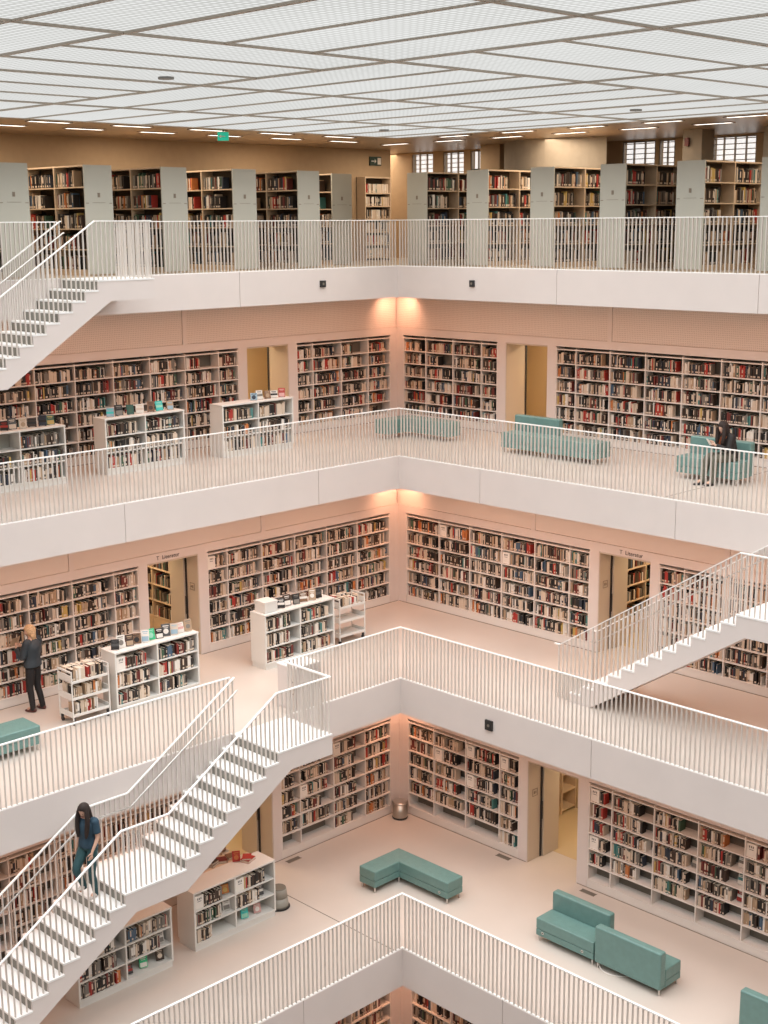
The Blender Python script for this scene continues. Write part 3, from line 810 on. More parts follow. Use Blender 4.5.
zt1 = staircase(lambda u, w, z: (oC+w, -7.91-u, z), ZC, ZD, 1.28, 0.2965, 1.235, 8, 13,
          'long white staircase descending from the middle gallery to the lower gallery',
          'outer white railing of the long left staircase', 'inner white railing of the long left staircase behind the woman')
oB = LV['B']['o']
staircase(lambda u, w, z: (16.31-u, -oB-w, z), ZB, ZC, 1.28, 0.296, 1.235, 8, 13,
          'white staircase at right descending from the upper to the middle gallery',
          'outer white railing of the right staircase', 'inner white railing of the right staircase by the shelves', vd=0.50, vd2=0.50)
staircase(lambda u, w, z: (0.0+w, -8.03-u, z), ZA, ZB, 1.285, 0.289, 1.235, 8, 14,
          'white staircase at upper left descending from the top gallery',
          'outer white railing of the upper left staircase', 'inner white railing of the upper left staircase', vd=0.57)

# ------------------------------------------------------------------ benches and sofas
def cushion(mb, x0, x1, y0, y1, z0, z1): mb.box(x0, x1, y0, y1, z0, z1)
def leg(root, x, y, h=0.12):
    mb = MB(); mb.cyl((x, y, 0), (x, y, h), 0.016, 0.02, seg=10); mb.obj('leg', [M_CHROME], root, smooth=False)
def stud(root, P, nrm):
    mb = MB(); p = Vector(P); n_ = Vector(nrm); mb.cyl(p, p+n_*0.006, 0.028, seg=14); o_ = mb.obj('socket', [M_CHROME], root)
    mb = MB(); mb.cyl(p+n_*0.006, p+n_*0.008, 0.013, seg=10); mb.obj('socket_hole', [M_DARK], o_)
def sofa(x, y, z, rz, length, label, studs=True, group='teal sofas and benches of the galleries', dep=0.64, backw=0.17, ht=0.82):
    # local: x along the length 0..length, front at y=0, back at y=dep
    root = empty('sofa', (x, y, z), rz, label, 'sofa', group)
    g = 0.004
    mb = MB(); cushion(mb, 0, length, 0, dep-backw-g, 0.25, 0.465); mb.obj('seat_cushion', [M_TEAL], root, bevel=0.022)
    mb = MB(); cushion(mb, 0.003, length-0.003, 0.004, dep-backw-g, 0.12, 0.248); mb.obj('seat_base', [M_TEAL], root, bevel=0.01)
    mb = MB(); cushion(mb, 0, length, dep-backw, dep, 0.12, ht); mb.obj('backrest', [M_TEAL], root, bevel=0.035)
    for lx in (0.05, length-0.05):
        for ly in (0.05, dep-0.06): leg(root, lx, ly)
    if studs:
        stud(root, (0.16, 0.004, 0.2), (0, -1, 0)); stud(root, (length-0.25, 0.004, 0.2), (0, -1, 0))
    return root
def bench(x, y, z, rz, length, label, dep=0.47):
    root = empty('bench', (x, y, z), rz, label, 'bench', 'teal sofas and benches of the galleries')
    mb = MB(); cushion(mb, 0, length, 0, dep, 0.26, 0.465); mb.obj('seat_cushion', [M_TEAL], root, bevel=0.022)
    mb = MB(); cushion(mb, 0.003, length-0.003, 0.004, dep-0.004, 0.12, 0.258); mb.obj('seat_base', [M_TEAL], root, bevel=0.01)
    for lx in (0.05, length-0.05):
        for ly in (0.05, dep-0.05): leg(root, lx, ly)
    return root
def lbench(x, y, z, ra, la, label, dep=0.45):
    # back corner at origin; right arm +x length ra, left arm -y length la
    root = empty('corner_bench', (x, y, z), 0, label, 'bench', 'L-shaped teal corner benches')
    def Lp(i): return [(i, -i), (ra-i, -i), (ra-i, -dep+i), (dep-i, -dep+i), (dep-i, -la+i), (i, -la+i)]
    for nm, z0_, z1_, i in (('seat_cushion', 0.26, 0.465, 0.0), ('seat_base', 0.12, 0.258, 0.004)):
        mb = MB(); poly = Lp(i)[::-1]
        n = len(mb.v); mb.prism(poly, lambda p, w: (p[0], p[1], w), z0_, z1_)
        mb.obj(nm, [M_TEAL], root, bevel=0.022 if nm == 'seat_cushion' else 0.01)
    for (lx, ly) in ((0.05, -0.05), (ra-0.05, -0.05), (ra-0.05, -dep+0.05), (dep-0.05, -la+0.05), (0.05, -la+0.05), (dep-0.02, -dep+0.02)): leg(root, lx, ly)
    stud(root, (ra-0.22, -dep+0.004, 0.2), (0, -1, 0))
    return root
lbench(5.19, -5.27, ZD, 1.79, 1.13, 'L-shaped teal bench on the lower gallery near the corner')
lbench(-0.14, 0.46, ZB, 1.80, 1.14, 'L-shaped teal bench on the upper gallery behind the corner railing')
sofa(9.05, -5.54, ZD, 0, 1.32, 'teal sofa on the lower gallery, backrest toward the bookcase')
sofa(11.80, -4.92, ZD, R(180), 1.40, 'teal sofa on the lower gallery, backrest toward the railing', studs=False)
sofa(14.75, -4.93, ZD, R(180), 1.42, 'teal sofa cut by the right edge of the lower gallery', studs=False)
sofa(3.50, -0.20, ZB, 0, 1.30, 'teal sofa with backrest by the right doorway of the upper gallery', studs=False)
bench(4.83, -0.20, ZB, 0, 1.32, 'backless teal bench beside the sofa on the upper gallery', dep=0.58)
sofa(8.22, -0.20, ZB, 0, 1.42, 'teal sofa the dark-haired woman sits on, upper gallery', studs=True)
bench(2.37, -13.60, ZC, 0, 0.60, 'teal bench at the left edge of the middle gallery', dep=1.55)
# cable on the floor by the two sofas
def tube(name, pts, r, m, label, cat, parent=None):
    c = bpy.data.curves.new(name, 'CURVE'); c.dimensions = '3D'; sp = c.splines.new('NURBS'); sp.points.add(len(pts)-1)
    for p, q in zip(sp.points, pts): p.co = (*q, 1)
    sp.use_endpoint_u = True; sp.order_u = 4; c.bevel_depth = r; c.bevel_resolution = 3
    t = bpy.data.objects.new(name, c); COL.objects.link(t)
    dg = bpy.context.evaluated_depsgraph_get(); me = bpy.data.meshes.new_from_object(t.evaluated_get(dg)); bpy.data.objects.remove(t)
    me.materials.clear(); me.materials.append(m)
    o_ = link(name, me, parent)
    if label: tag(o_, label, cat)
    return o_
tube('cable', [(10.46,-5.46,ZD+0.10),(10.47,-5.50,ZD+0.012),(10.62,-5.56,ZD+0.010),(10.8,-5.56,ZD+0.010),(10.95,-5.46,ZD+0.010),(11.1,-5.3,ZD+0.010)], 0.009, M_SIGNW, 'thin white cable on the floor under the rear-facing sofa', 'cable')

# ------------------------------------------------------------------ book trolleys
def trolley(x, y, z, lx, ly, h, label, name):
    root = empty('book_trolley', (x, y, z), 0, label, 'trolley')
    # end panels at y=0 and y=ly
    for yy in (0.0, ly):
        mb = MB()
        for (p0, p1) in (((0.0, yy, 0.10), (0.0, yy, h)), ((lx, yy, 0.10), (lx, yy, h))): mb.cyl(p0, p1, 0.014, seg=8)
        mb.box(0, lx, yy-0.008, yy+0.008, h-0.20, h-0.08); mb.box(0, lx, yy-0.010, yy+0.010, h-0.035, h)
        mb.box(0, lx, yy-0.008, yy+0.008, 0.50, 0.62); mb.box(0, lx, yy-0.008, yy+0.008, 0.16, 0.26)
        mb.obj('end_frame', [M_CAB], root)
    for zz in (0.17, 0.50, 0.82):
        mb = MB(); mb.box(0.0, lx, 0.015, ly-0.015, zz, zz+0.02); mb.box(0.0, 0.012, 0.015, ly-0.015, zz+0.021, zz+0.05)
        mb.box(lx-0.012, lx, 0.015, ly-0.015, zz+0.021, zz+0.05)
        mb.obj('shelf', [M_CAB], root)
    for (cx_, cy_) in ((0.03, 0.03), (lx-0.03, 0.03), (0.03, ly-0.03), (lx-0.03, ly-0.03)):
        mb = MB(); mb.cyl((cx_, cy_-0.013, 0.045), (cx_, cy_+0.013, 0.045), 0.045, seg=16); mb.box(cx_-0.02, cx_+0.02, cy_-0.02, cy_+0.02, 0.092, 0.135)
        mb.obj('caster', [M_DARK], root)
    return root
trolley(1.92, -11.02, ZC, 0.46, 0.80, 1.06, 'white book trolley between the blonde reader and the low bookcase', 'first')
trolley(1.86, -4.16, ZC, 0.42, 0.76, 1.06, 'white book trolley standing by the wall-side end of the box-topped bookcase', 'second')
for (ox_, oy_, ly_, nm, fl) in ((1.92, -11.02, 0.80, 'trolley near the blonde reader', ((0.82, 0.95), (0.50, 0.9), (0.17, 0.75))), (1.86, -4.16, 0.76, 'trolley near the box-topped bookcase', ((0.82, 0.8),))):
    T = lambda s, d, z, ox_=ox_, oy_=oy_, ly_=ly_: (ox_+0.43-d, oy_+ly_-s, ZC+z)
    for i, (zz, f) in enumerate(fl):
        BAYS.append(dict(T=T, s0=0.05, s1=ly_-0.05, d=0.03, z=zz+0.021, row=i+1, bay=1, fill=f, maxh=0.24, minh=0.17, where=nm, side='L', k='C', rev=True, maxd=0.17, pale=True, lean=True))
        if i < 2: BAYS.append(dict(T=T, s0=0.05, s1=ly_-0.05, d=0.235, z=zz+0.021, row=i+1, bay=2, fill=f*0.9, maxh=0.24, minh=0.17, where=nm, side='L', k='C', rev=True, maxd=0.16, pale=True))

# ------------------------------------------------------------------ small furniture
root = empty('waste_bin', (3.46, -3.49, ZD), 0, 'round steel waste bin in the corner of the lower gallery', 'bin')
mb = MB(); mb.lathe((0,0,0), [(0.15,0.0),(0.165,0.01),(0.17,0.06),(0.17,0.36)], 28); mb.obj('body', [mat('brushed_steel', (0.50, 0.45, 0.39), 0.38, metal=0.85)], root, smooth=True)
mb = MB(); mb.lathe((0,0,0), [(0.175,0.361),(0.176,0.385),(0.15,0.40),(0.12,0.401)], 28); mb.obj('lid_ring', [M_CHROME], root, smooth=True)
mb = MB(); mb.lathe((0,0,0), [(0.171,0.0),(0.176,0.03),(0.171,0.045)], 28); mb.obj('base_ring', [M_DARK], root)
root = empty('step_stool', (4.66, -8.07, ZD), 0, 'grey round kick stool beside the low bookcase under the stairs', 'stool')
M_STOOL = mat('stool_grey', (0.30, 0.285, 0.245), 0.5)
mb = MB(); mb.lathe((0,0,0), [(0.20,0.03),(0.19,0.10),(0.175,0.22)], 28); mb.obj('lower_drum', [M_STOOL], root, smooth=True)
mb = MB(); mb.lathe((0,0,0), [(0.172,0.2205),(0.155,0.38),(0.148,0.40)], 28); mb.obj('upper_drum', [M_STOOL], root, smooth=True)
mb = MB(); mb.lathe((0,0,0), [(0.21,0.0),(0.222,0.01),(0.22,0.029)], 28); mb.obj('rubber_ring', [M_DARK], root)
mb = MB(); mb.lathe((0,0,0), [(0.15,0.401),(0.145,0.415)], 28); mb.obj('step_pad', [M_SHBACK], root)
# control cabinet at the stair head
root = empty('control_cabinet', (4.50, -7.30, ZC), 0, 'white control cabinet by the stair head of the middle gallery', 'cabinet')
mb = MB(); mb.box(-0.26, 0.26, -0.31, 0.31, 0.0, 0.85); mb.obj('body', [M_WHITE], root, bevel=0.006)
mb = MB(); mb.box(-0.27, 0.27, -0.32, 0.32, 0.8515, 0.875); mb.obj('top_plate', [M_TREAD], root)
for z in (0.34, 0.47, 0.58):
    mb = MB(); mb.cyl((0.20, -0.31, z), (0.20, -0.318, z), 0.016, seg=10); mb.obj('button', [M_DARK], root)
mb = MB(); mb.box(0.2605, 0.265, 0.02, 0.04, 0.35, 0.65); mb.obj('slot', [M_DARK], root)
# white box with a lid on the middle gallery bookcase
zt_ = ZC+1.20
root = empty('white_box', (2.20, -6.18, zt_), 0, 'white lidded box on the left end of the middle gallery bookcase', 'box')
mb = MB(); mb.box(-0.17, 0.17, -0.17, 0.17, 0, 0.20); mb.obj('box_body', [M_CAB], root, bevel=0.006)
mb = MB(); mb.box(-0.178, 0.178, -0.178, 0.178, 0.201, 0.245); mb.obj('lid', [M_CAB], root, bevel=0.006)
# floor grilles
for i, (x, y, rz, k, lb) in enumerate(((6.40, -3.36, 0, 'D', 'dark floor grille left of the lower right doorway'), (8.62, -3.37, 0, 'D', 'dark floor grille right of the lower right doorway'),
                                (3.34, -6.55, R(90), 'D', 'dark floor grille beside the lower left doorway'))):
    root = empty('floor_grille', (x, y, LV[k]['z']), rz, lb, 'grille')
    mb = MB(); mb.box(-0.17, 0.17, -0.05, 0.05, 0.0, 0.006)
    for j in range(9): mb.box(-0.16+0.036*j, -0.145+0.036*j, -0.045, 0.045, 0.006, 0.009)
    mb.obj('grate', [M_SHBACK], root)
    mb = MB(); mb.box(-0.18, 0.18, -0.06, -0.051, 0, 0.008); mb.box(-0.18, 0.18, 0.051, 0.06, 0, 0.008); mb.obj('frame', [M_DOORFR], root)
# expansion joints in the floors
for (k, x0, x1, y0, y1) in (('D', 3.2, 7.48, -7.66, -7.64), ('D', 7.9, 7.92, -3.2, -3.2), ('B', 9.2, 9.22, -2.18, 2.0), ('D', 3.19, 5.0, -3.14, -3.13)):
    if abs(x1-x0) < 0.001 or abs(y1-y0) < 0.001: continue
    tn += 1; mb = MB(); z = LV[k]['z']; mb.box(x0, x1, y0, y1, z-0.001, z+0.0015); struct('trim_%d' % tn, mb, [M_SHBACK])
# panel joint on the back plinth lines of the walls
for k in 'BCD':
    for side in 'RL':
        T = wmap(k, side); mb = MB(); d0, d1 = DOOR[k]
        bx(mb, T, 0.02, d0-0.02, -0.004, 0.0, 0.0, 0.012); bx(mb, T, d1+0.02, 13.6, -0.004, 0.0, 0.0, 0.012)
        o_ = mb.obj('baseboard_' + ('right' if side == 'R' else 'left') + ('' if k == 'B' else '.%03d' % 'BCD'.index(k)), [M_DOORFR]); o_['kind'] = 'structure'
# ------------------------------------------------------------------ file boxes and face-out books
PAL = [('black', (0.016,0.014,0.013), 25), ('dark brown', (0.05,0.030,0.020), 14), ('cream', (0.63,0.52,0.41), 16), ('white', (0.72,0.68,0.62), 10),
       ('tan', (0.40,0.28,0.18), 9), ('grey', (0.20,0.18,0.155), 9), ('red', (0.38,0.035,0.025), 4.5), ('dark red', (0.15,0.028,0.022), 5), ('orange', (0.50,0.17,0.05), 1.3),
       ('yellow', (0.50,0.34,0.10), 1.0), ('green', (0.045,0.10,0.06), 2), ('teal', (0.06,0.20,0.19), 1.5), ('blue', (0.06,0.11,0.17), 1.8), ('dark blue', (0.025,0.035,0.055), 4)]
BM_MATS = [mat('book_' + n.replace(' ', '_'), c, 0.55) for n, c, _ in PAL]
M_PAGES = mat('book_pages', (0.62, 0.55, 0.45), 0.8)
WTS = [w for _, _, w in PAL]
WTS_PALE = [w*(2.2 if n in ('cream', 'white', 'tan') else 0.5) for n, _, w in PAL]
WTS_DARK = [w*(0.45 if n in ('white', 'cream') else 1.3) for n, _, w in PAL]
cm = {n: BM_MATS[i] for i, (n, _, _) in enumerate(PAL)}
def cmat(c): 
    extra = {'mint': (0.30,0.60,0.45), 'bright green': (0.04,0.45,0.20), 'turquoise': (0.05,0.50,0.46), 'pink': (0.62,0.35,0.32), 'brown': (0.20,0.11,0.06), 'dark green': (0.02,0.08,0.06), 'pale blue': (0.30,0.42,0.50), 'dark grey': (0.07,0.07,0.07)}
    return cm[c] if c in cm else mat('book_' + c.replace(' ', '_'), extra[c], 0.5)
def file_box(T, s0, s1, z, label):
    c = T((s0+s1)/2, 0.16, z + 0.0)
    root = empty('file_box', c, 0, label, 'box', 'white shelf file boxes')
    inv = Matrix.Translation(-root.location)
    mb = MB(); bx(mb, T, s0, s1, 0.03, 0.27, z+0.001, z+0.262); o_ = mb.obj('box_body', [M_SIGNW]); o_.data.transform(inv); o_.parent = root
    mb = MB(); w = s1-s0
    for i in range(3): bx(mb, T, s0+w*(0.25+0.18*i), s0+w*(0.33+0.18*i), 0.027, 0.0299, z+0.185, z+0.225)
    bx(mb, T, s0+w*0.25, s0+w*0.7, 0.027, 0.0299, z+0.15, z+0.158)
    o_ = mb.obj('label', [M_DARK]); o_.data.transform(inv); o_.parent = root
def display_book(x, y, z, w, h, rz, cover, patch, label, tilt=14, group='face-out display books'):
    # cover faces local +x, leaning back
    root = empty('display_book', (x, y, z), rz, label, 'book', group)
    t = R(tilt); M = Matrix.Rotation(-t, 4, 'Y')
    mb = MB(); mb.box(-0.022, 0.0, -w/2, w/2, 0.008, h); o_ = mb.obj('cover', [cmat(cover)]); o_.data.transform(M); o_.parent = root
    mb = MB(); mb.box(-0.019, -0.003, -w/2+0.004, w/2+0.002, h, h+0.001); 
    lay = int(w*1000 + h*997 + abs(x)*31 + abs(y)*57) % 3
    if lay == 0: mb.box(0.0002, 0.0014, -w*0.42, w*0.42, h*0.10, h*0.48)
    elif lay == 1: mb.cyl((0.0002, 0, h*0.42), (0.0014, 0, h*0.42), w*0.30, seg=18)
    else: mb.box(0.0002, 0.0014, -w*0.48, w*0.48, h*0.36, h*0.60)
    mb.box(0.0002, 0.0013, -w*0.25, w*0.28, h*0.68, h*0.72)
    mb.box(0.0002, 0.0012, -w*0.34, w*0.34, h*0.80, h*0.88); o_ = mb.obj('cover_art', [cmat(patch)]); o_.data.transform(M); o_.parent = root
    mb = MB(); mb.box(-0.10, 0.03, -0.045, -0.035, 0.0, 0.007); mb.box(-0.10, 0.03, 0.035, 0.045, 0.0, 0.007); mb.box(0.022, 0.03, -0.045, 0.045, 0.0, 0.018)
    mb.cyl((-0.095, 0, 0.005), (-0.03-h*0.5*math.sin(t), 0, h*0.55), 0.005, seg=6)
    mb.obj('stand', [M_CHROME], root)
    return root
BOXES = {('D','R','by the corner',2,2), ('D','R','by the corner',3,1), ('D','R','by the corner',3,3), ('D','R','by the corner',4,1),
         ('D','R','past the doorway',1,1), ('D','R','past the doorway',1,4), ('D','R','past the doorway',5,1),
         ('D','L','by the corner',3,1), ('D','L','by the corner',2,3), ('C','R','by the corner',4,2), ('C','R','by the corner',2,1), ('C','L','by the corner',1,1),
         ('D','case','low bookcase beneath the stair landing',1,1), ('D','case','low bookcase beneath the stair landing',2,1), ('C','case','low bookcase by the blonde reader',1,1)}
FACEOUT = {('D','R','past the doorway',3,3):('grey','cream'), ('D','R','past the doorway',4,2):('white','grey'), ('D','R','past the doorway',4,3):('white','teal'),
           ('D','R','past the doorway',4,4):('red','white')}
def key(b):
    if b['where'].endswith('by the corner') or b['where'].endswith('past the doorway'):
        return (b['k'], b['side'], 'by the corner' if 'by the corner' in b['where'] else 'past the doorway', b['bay'], b['row'])
    return (b['k'], 'case', b['where'], b['bay'], b['row'])

rown = {1:'top', 2:'second', 3:'third', 4:'fourth', 5:'fifth', 6:'lowest'}
_on = ['', 'first', 'second', 'third', 'fourth', 'fifth', 'sixth', 'seventh', 'eighth', 'ninth', 'tenth', 'eleventh', 'twelfth', 'thirteenth', 'fourteenth', 'fifteenth', 'sixteenth', 'seventeenth', 'eighteenth', 'nineteenth']
def nth(n):
    if n < 20: return _on[n]
    t = {2:'twent', 3:'thirt', 4:'fort', 5:'fift', 6:'sixt', 7:'sevent', 8:'eight'}[n//10]
    return t + 'ieth' if n % 10 == 0 else t + 'y-' + _on[n % 10]
# ------------------------------------------------------------------ all the books
BOOKS = []
for b in BAYS:
    T = b['T']; s0, s1 = b['s0'], b['s1']; L = s1-s0; rev = b['rev']
    f = b['fill']; end = L*f; u = 0.0; n = 0
    K = key(b)
    loc = lambda u0, u1: ((s0+u0, s0+u1) if not rev else (s1-u1, s1-u0))
    nm = b['where']
    if K in BOXES:
        w = 0.205; q = loc(0.004, w)
        file_box(T, q[0], q[1], b['z'], 'white file box in %s row, %s bay, %s' % (rown[b['row']], ORD[b['bay']], nm)); u = w + 0.01
    if K in FACEOUT:
        c1, c2 = FACEOUT[K]; q = loc(L-0.20, L-0.04); p = T((q[0]+q[1])/2, 0.16, b['z'])
        display_book(p[0], p[1], p[2], 0.16, 0.225, R(-90), c1, c2, '%s face-out book in %s row, %s bay, lower right wall' % (c1, rown[b['row']], ORD[b['bay']]))
        end = min(end, L-0.26)
    wts = WTS_PALE if b.get('pale') else (WTS_DARK if b.get('dark') else WTS)
    runc = None; gh = random.uniform(0.21, 0.25)
    while u < end:
        if runc is None or random.random() < 0.72: runc = random.choices(range(len(PAL)), wts)[0]
        t = random.choice((0.016, 0.022, 0.026, 0.03, 0.034, 0.040, 0.046)) * (1.0 if b['k'] != 'A' else 1.15)
        if u + t > L: break
        h = min(b['maxh'], max(b.get('minh', 0.18), random.gauss(gh, 0.022)))
        if b['k'] == 'A': h = min(b['maxh'], h*1.15)
        dp = min(b.get('maxd', 0.22), random.uniform(0.13, 0.19) * (1.0 if h < 0.25 else 1.1))
        off = random.uniform(0, 0.022)
        q = loc(u, u+t-0.0012); n += 1
        BOOKS.append((b, q[0], q[1], b['d']+off, b['d']+off+dp, b['z']+0.0008, b['z']+h, runc, n))
        u += t
        if random.random() < 0.035: u += random.uniform(0.01, 0.06)
bpy.context.view_layer.update()
dg = bpy.context.evaluated_depsgraph_get()
def book_px(bk):
    b, a0, a1, d0, d1, z0, z1, c, n = bk; T = b['T']
    P = [proj(T(a0, d0, z0)), proj(T(a1, d0, z0)), proj(T(a1, d0, z1)), proj(T(a0, d0, z1))]
    if not all(0 <= p[0] <= 768 and 0 <= p[1] <= 1024 for p in P): return 0
    ar = 0
    for i in range(4): j = (i+1) % 4; ar += P[i][0]*P[j][1] - P[j][0]*P[i][1]
    return abs(ar)/2
def seen(bk):
    b, a0, a1, d0, d1, z0, z1, c, n = bk; T = b['T']; ok = 0
    for fz, fs in ((0.5, 0.5), (0.8, 0.3), (0.3, 0.7), (0.88, 0.8)):
        tgt = Vector(T(a0+(a1-a0)*fs, d0-0.004, z0+(z1-z0)*fz)); dv = tgt-CAM; L = dv.length
        hit, *_ = S.ray_cast(dg, CAM, dv.normalized(), distance=L-0.002)
        if not hit: ok += 1
    return ok >= 2
order = sorted(range(len(BOOKS)), key=lambda i: -book_px(BOOKS[i]))
IND = set()
for i in order:
    if len(IND) >= 300 or book_px(BOOKS[i]) <= 0: break
    if seen(BOOKS[i]): IND.add(i)
def book_geo(mb, bk, ci, pi, li, detail):
    b, a0, a1, d0, d1, z0, z1, c, n = bk; T = b['T']; t = 0.0022
    if detail:
        bx(mb, T, a0, a0+t, d0, d1, z0, z1, ci); bx(mb, T, a1-t, a1, d0, d1, z0, z1, ci); bx(mb, T, a0+t, a1-t, d0, d0+t, z0, z1, ci)
        bx(mb, T, a0+t, a1-t, d0+t+0.0002, d1-0.004, z0+0.003, z1-0.004, pi)
    else:
        P = [T(a0,d0,z0), T(a1,d0,z0), T(a1,d1,z0), T(a0,d1,z0), T(a0,d0,z1), T(a1,d0,z1), T(a1,d1,z1), T(a0,d1,z1)]
        mb.hexa(P, ci, mtop=pi)
    if (n*7 + c*3) % 5 < 3:      # pale shelf-mark label near the foot of the spine
        bx(mb, T, a0+0.002, a1-0.002, d0-0.0009, d0-0.0001, z0+0.02, z0+0.055, li)
    if (n*5 + c) % 4 == 0:       # title block
        bx(mb, T, a0+0.006, a1-0.006, d0-0.0009, d0-0.0001, z0+0.10, z0+(z1-z0)*0.85, li)
allm = BM_MATS + [M_PAGES, cm['cream']]
stuff = MB()
for i, bk in enumerate(BOOKS):
    b, a0, a1, d0, d1, z0, z1, c, n = bk
    if i in IND:
        mb = MB(); book_geo(mb, bk, 0, 1, 2, True)
        o_ = mb.obj('book', [BM_MATS[c], M_PAGES, cm['cream'] if PAL[c][0] not in ('cream', 'white') else cm['grey']])
        c0 = Vector(b['T']((a0+a1)/2, (d0+d1)/2, z0)); o_.data.transform(Matrix.Translation(-c0)); o_.location = c0
        tag(o_, '%s book, %s in %s row, %s bay, %s' % (PAL[c][0], nth(n), rown[b['row']], ORD[b['bay']], b['where']), 'book', 'books on the gallery shelves')
    else: book_geo(stuff, bk, c, len(PAL), len(PAL)+1, False)
o_ = stuff.obj('books', allm); tag(o_, 'the many smaller books filling the shelves of all the galleries', 'books', None, 'stuff')
print('BOOKS', len(BOOKS), 'individual', len(IND))

# books in the oak cases behind the middle doorways
for side in 'RL':
    T = wmap('C', side); mb = MB(); sf = DOOR['C'][0] - 0.27
    for z in (0.40, 0.78, 1.16, 1.54, 1.92):
        u = 1.46
        while u < 2.8:
            t = random.uniform(0.02, 0.05); h = random.uniform(0.18, 0.27)
            if (random.random() < 0.8) and not 2.10 < u < 2.20: bx(mb, T, sf-0.20, sf-0.03, u, u+t-0.002, z+0.001, z+h, random.choices(range(len(PAL)), WTS_DARK)[0])
            u += t
    o_ = mb.obj('books', BM_MATS); tag(o_, 'books on the wooden shelves behind the %s doorway of the middle gallery' % ('right' if side == 'R' else 'left'), 'books', None, 'stuff')

# display books on the tops of the low bookcases (k, xf, y0, y1, ztop, dep)
DSP = [(0, [('pale blue','dark blue'),('white','grey'),('brown','tan'),('white','black'),('red','pink')], 'by the upper left doorway', 0.50, 0.90, 0.17),
       (1, [('pale blue','turquoise'),('black','grey'),('dark green','green'),('white','cream'),('brown','dark brown'),('turquoise','mint'),('tan','pale blue')], 'mid upper gallery', 0.12, 0.88, 0.19),
       (2, [('black','red'),('dark grey','cream'),('cream','tan'),('dark brown','black'),('dark blue','black'),('green','yellow')], 'at upper gallery left end', 0.38, 0.90, 0.18),
       (3, [('black','dark grey'),('white','grey'),('dark brown','tan'),('brown','black'),('white','pale blue'),('bright green','mint'),('black','white'),('dark grey','white'),('cream','pale blue'),('white','pink'),('tan','grey')], 'beside the blonde reader', 0.06, 0.94, 0.20),
       (4, [('black','white'),('dark brown','white'),('black','grey'),('brown','white'),('tan','white'),('black','dark grey')], 'carrying the white box', 0.30, 0.86, 0.20)]
CNT = ['leftmost', 'second from left', 'third from left', 'fourth from left', 'fifth from left', 'sixth from left', 'seventh from left', 'eighth from left', 'ninth from left', 'tenth from left', 'eleventh from left']
for (ti, its, wh, f0, f1, hh) in DSP:
    k, xf, y0, y1, zt_, dep = TOPS[ti]
    for i, (c1, c2) in enumerate(its):
        y = y0 + (y1-y0)*(f0 + (f1-f0)*i/(len(its)-1))
        display_book(xf - 0.16 - 0.03*(i % 2), y, zt_, 0.155 + 0.02*((i*3) % 2), hh*1.15 + 0.02*((i*5) % 3 - 1), R(-35 + 10*((i*7) % 4)), c1, c2,
                     '%s display book, %s on low bookcase %s' % (c1, CNT[i], wh), group='display books on the low bookcases')
# face-out books inside the low bookcases of the lower gallery
def faceout(ti, fy, z, c1, c2, lb, h=0.21, w=0.15, d=0.13):
    k, xf, y0, y1, zt_, dep = TOPS[ti]
    display_book(xf - d, y0 + (y1-y0)*fy, LV[k]['z'] + z, w, h, R(-14), c1, c2, lb)
faceout(5, 0.66, 0.14, 'turquoise', 'mint', 'turquoise face-out book on the lowest shelf beneath the stair landing')
faceout(5, 0.82, 0.14, 'pink', 'white', 'pink face-out book on the lowest shelf beneath the stair landing', h=0.19)
faceout(5, 0.86, 0.475, 'dark grey', 'white', 'dark patterned face-out book on the middle shelf beneath the stair landing')
faceout(5, 0.44, 0.475, 'white', 'grey', 'white face-out book on the middle shelf beneath the stair landing')
faceout(5, 0.43, 0.82, 'orange', 'yellow', 'orange face-out book on the top shelf beneath the stair landing', h=0.18)
faceout(6, 0.56, 0.14, 'dark grey', 'red', 'dark face-out book on the lowest shelf of the lower leftmost low bookcase', h=0.17)
faceout(6, 0.72, 0.14, 'bright green', 'white', 'bright green face-out book on the lowest shelf of the lower leftmost bookcase')
faceout(6, 0.90, 0.14, 'dark brown', 'cream', 'brown patterned face-out book on the lowest shelf, right of the green one')
faceout(6, 0.91, 0.475, 'white', 'grey', 'white face-out book on the middle shelf of the lower leftmost bookcase')
# red books lying on the bookcase under the stairs and the book pile on a table behind it
def lying(x, y, z, w, d, t, rz, c, lb, name='book', grp=None):
    root = empty(name, (x, y, z), rz, lb, 'book', grp)
    mb = MB(); mb.box(-w/2, w/2, -d/2, d/2, 0.0, 0.003); mb.box(-w/2, w/2, -d/2, d/2, t-0.003, t); mb.box(-w/2, -w/2+0.003, -d/2, d/2, 0.003, t-0.003)
    mb.obj('cover', [cmat(c)], root)
    mb = MB(); mb.box(-w/2+0.0032, w/2-0.004, -d/2+0.004, d/2-0.004, 0.0032, t-0.0032); mb.obj('pages', [M_PAGES], root)
    return root
z5 = ZD + 1.17
lying(4.55, -8.72, z5, 0.20, 0.26, 0.05, R(20), 'red', 'thick red book lying on the low bookcase under the stairs')
lying(4.54, -8.73, z5+0.0505, 0.17, 0.23, 0.035, R(48), 'red', 'smaller red book on top of the thick red book')
display_book(4.46, -8.92, z5, 0.15, 0.21, R(-30), 'red', 'orange', 'red upright display book behind the lying red books')
root = empty('display_table', (3.95, -9.12, ZD), 0, 'small wooden display table behind the low bookcase under the stairs', 'table')
mb = MB(); mb.box(-0.30, 0.30, -0.5, 0.5, 1.05, 1.09); mb.obj('tabletop', [M_OAK], root)
for (lx, ly) in ((-0.26, -0.46), (0.26, -0.46), (-0.26, 0.46), (0.26, 0.46)):
    mb = MB(); mb.box(lx-0.02, lx+0.02, ly-0.02, ly+0.02, 0, 1.05); mb.obj('leg', [M_OAK], root)
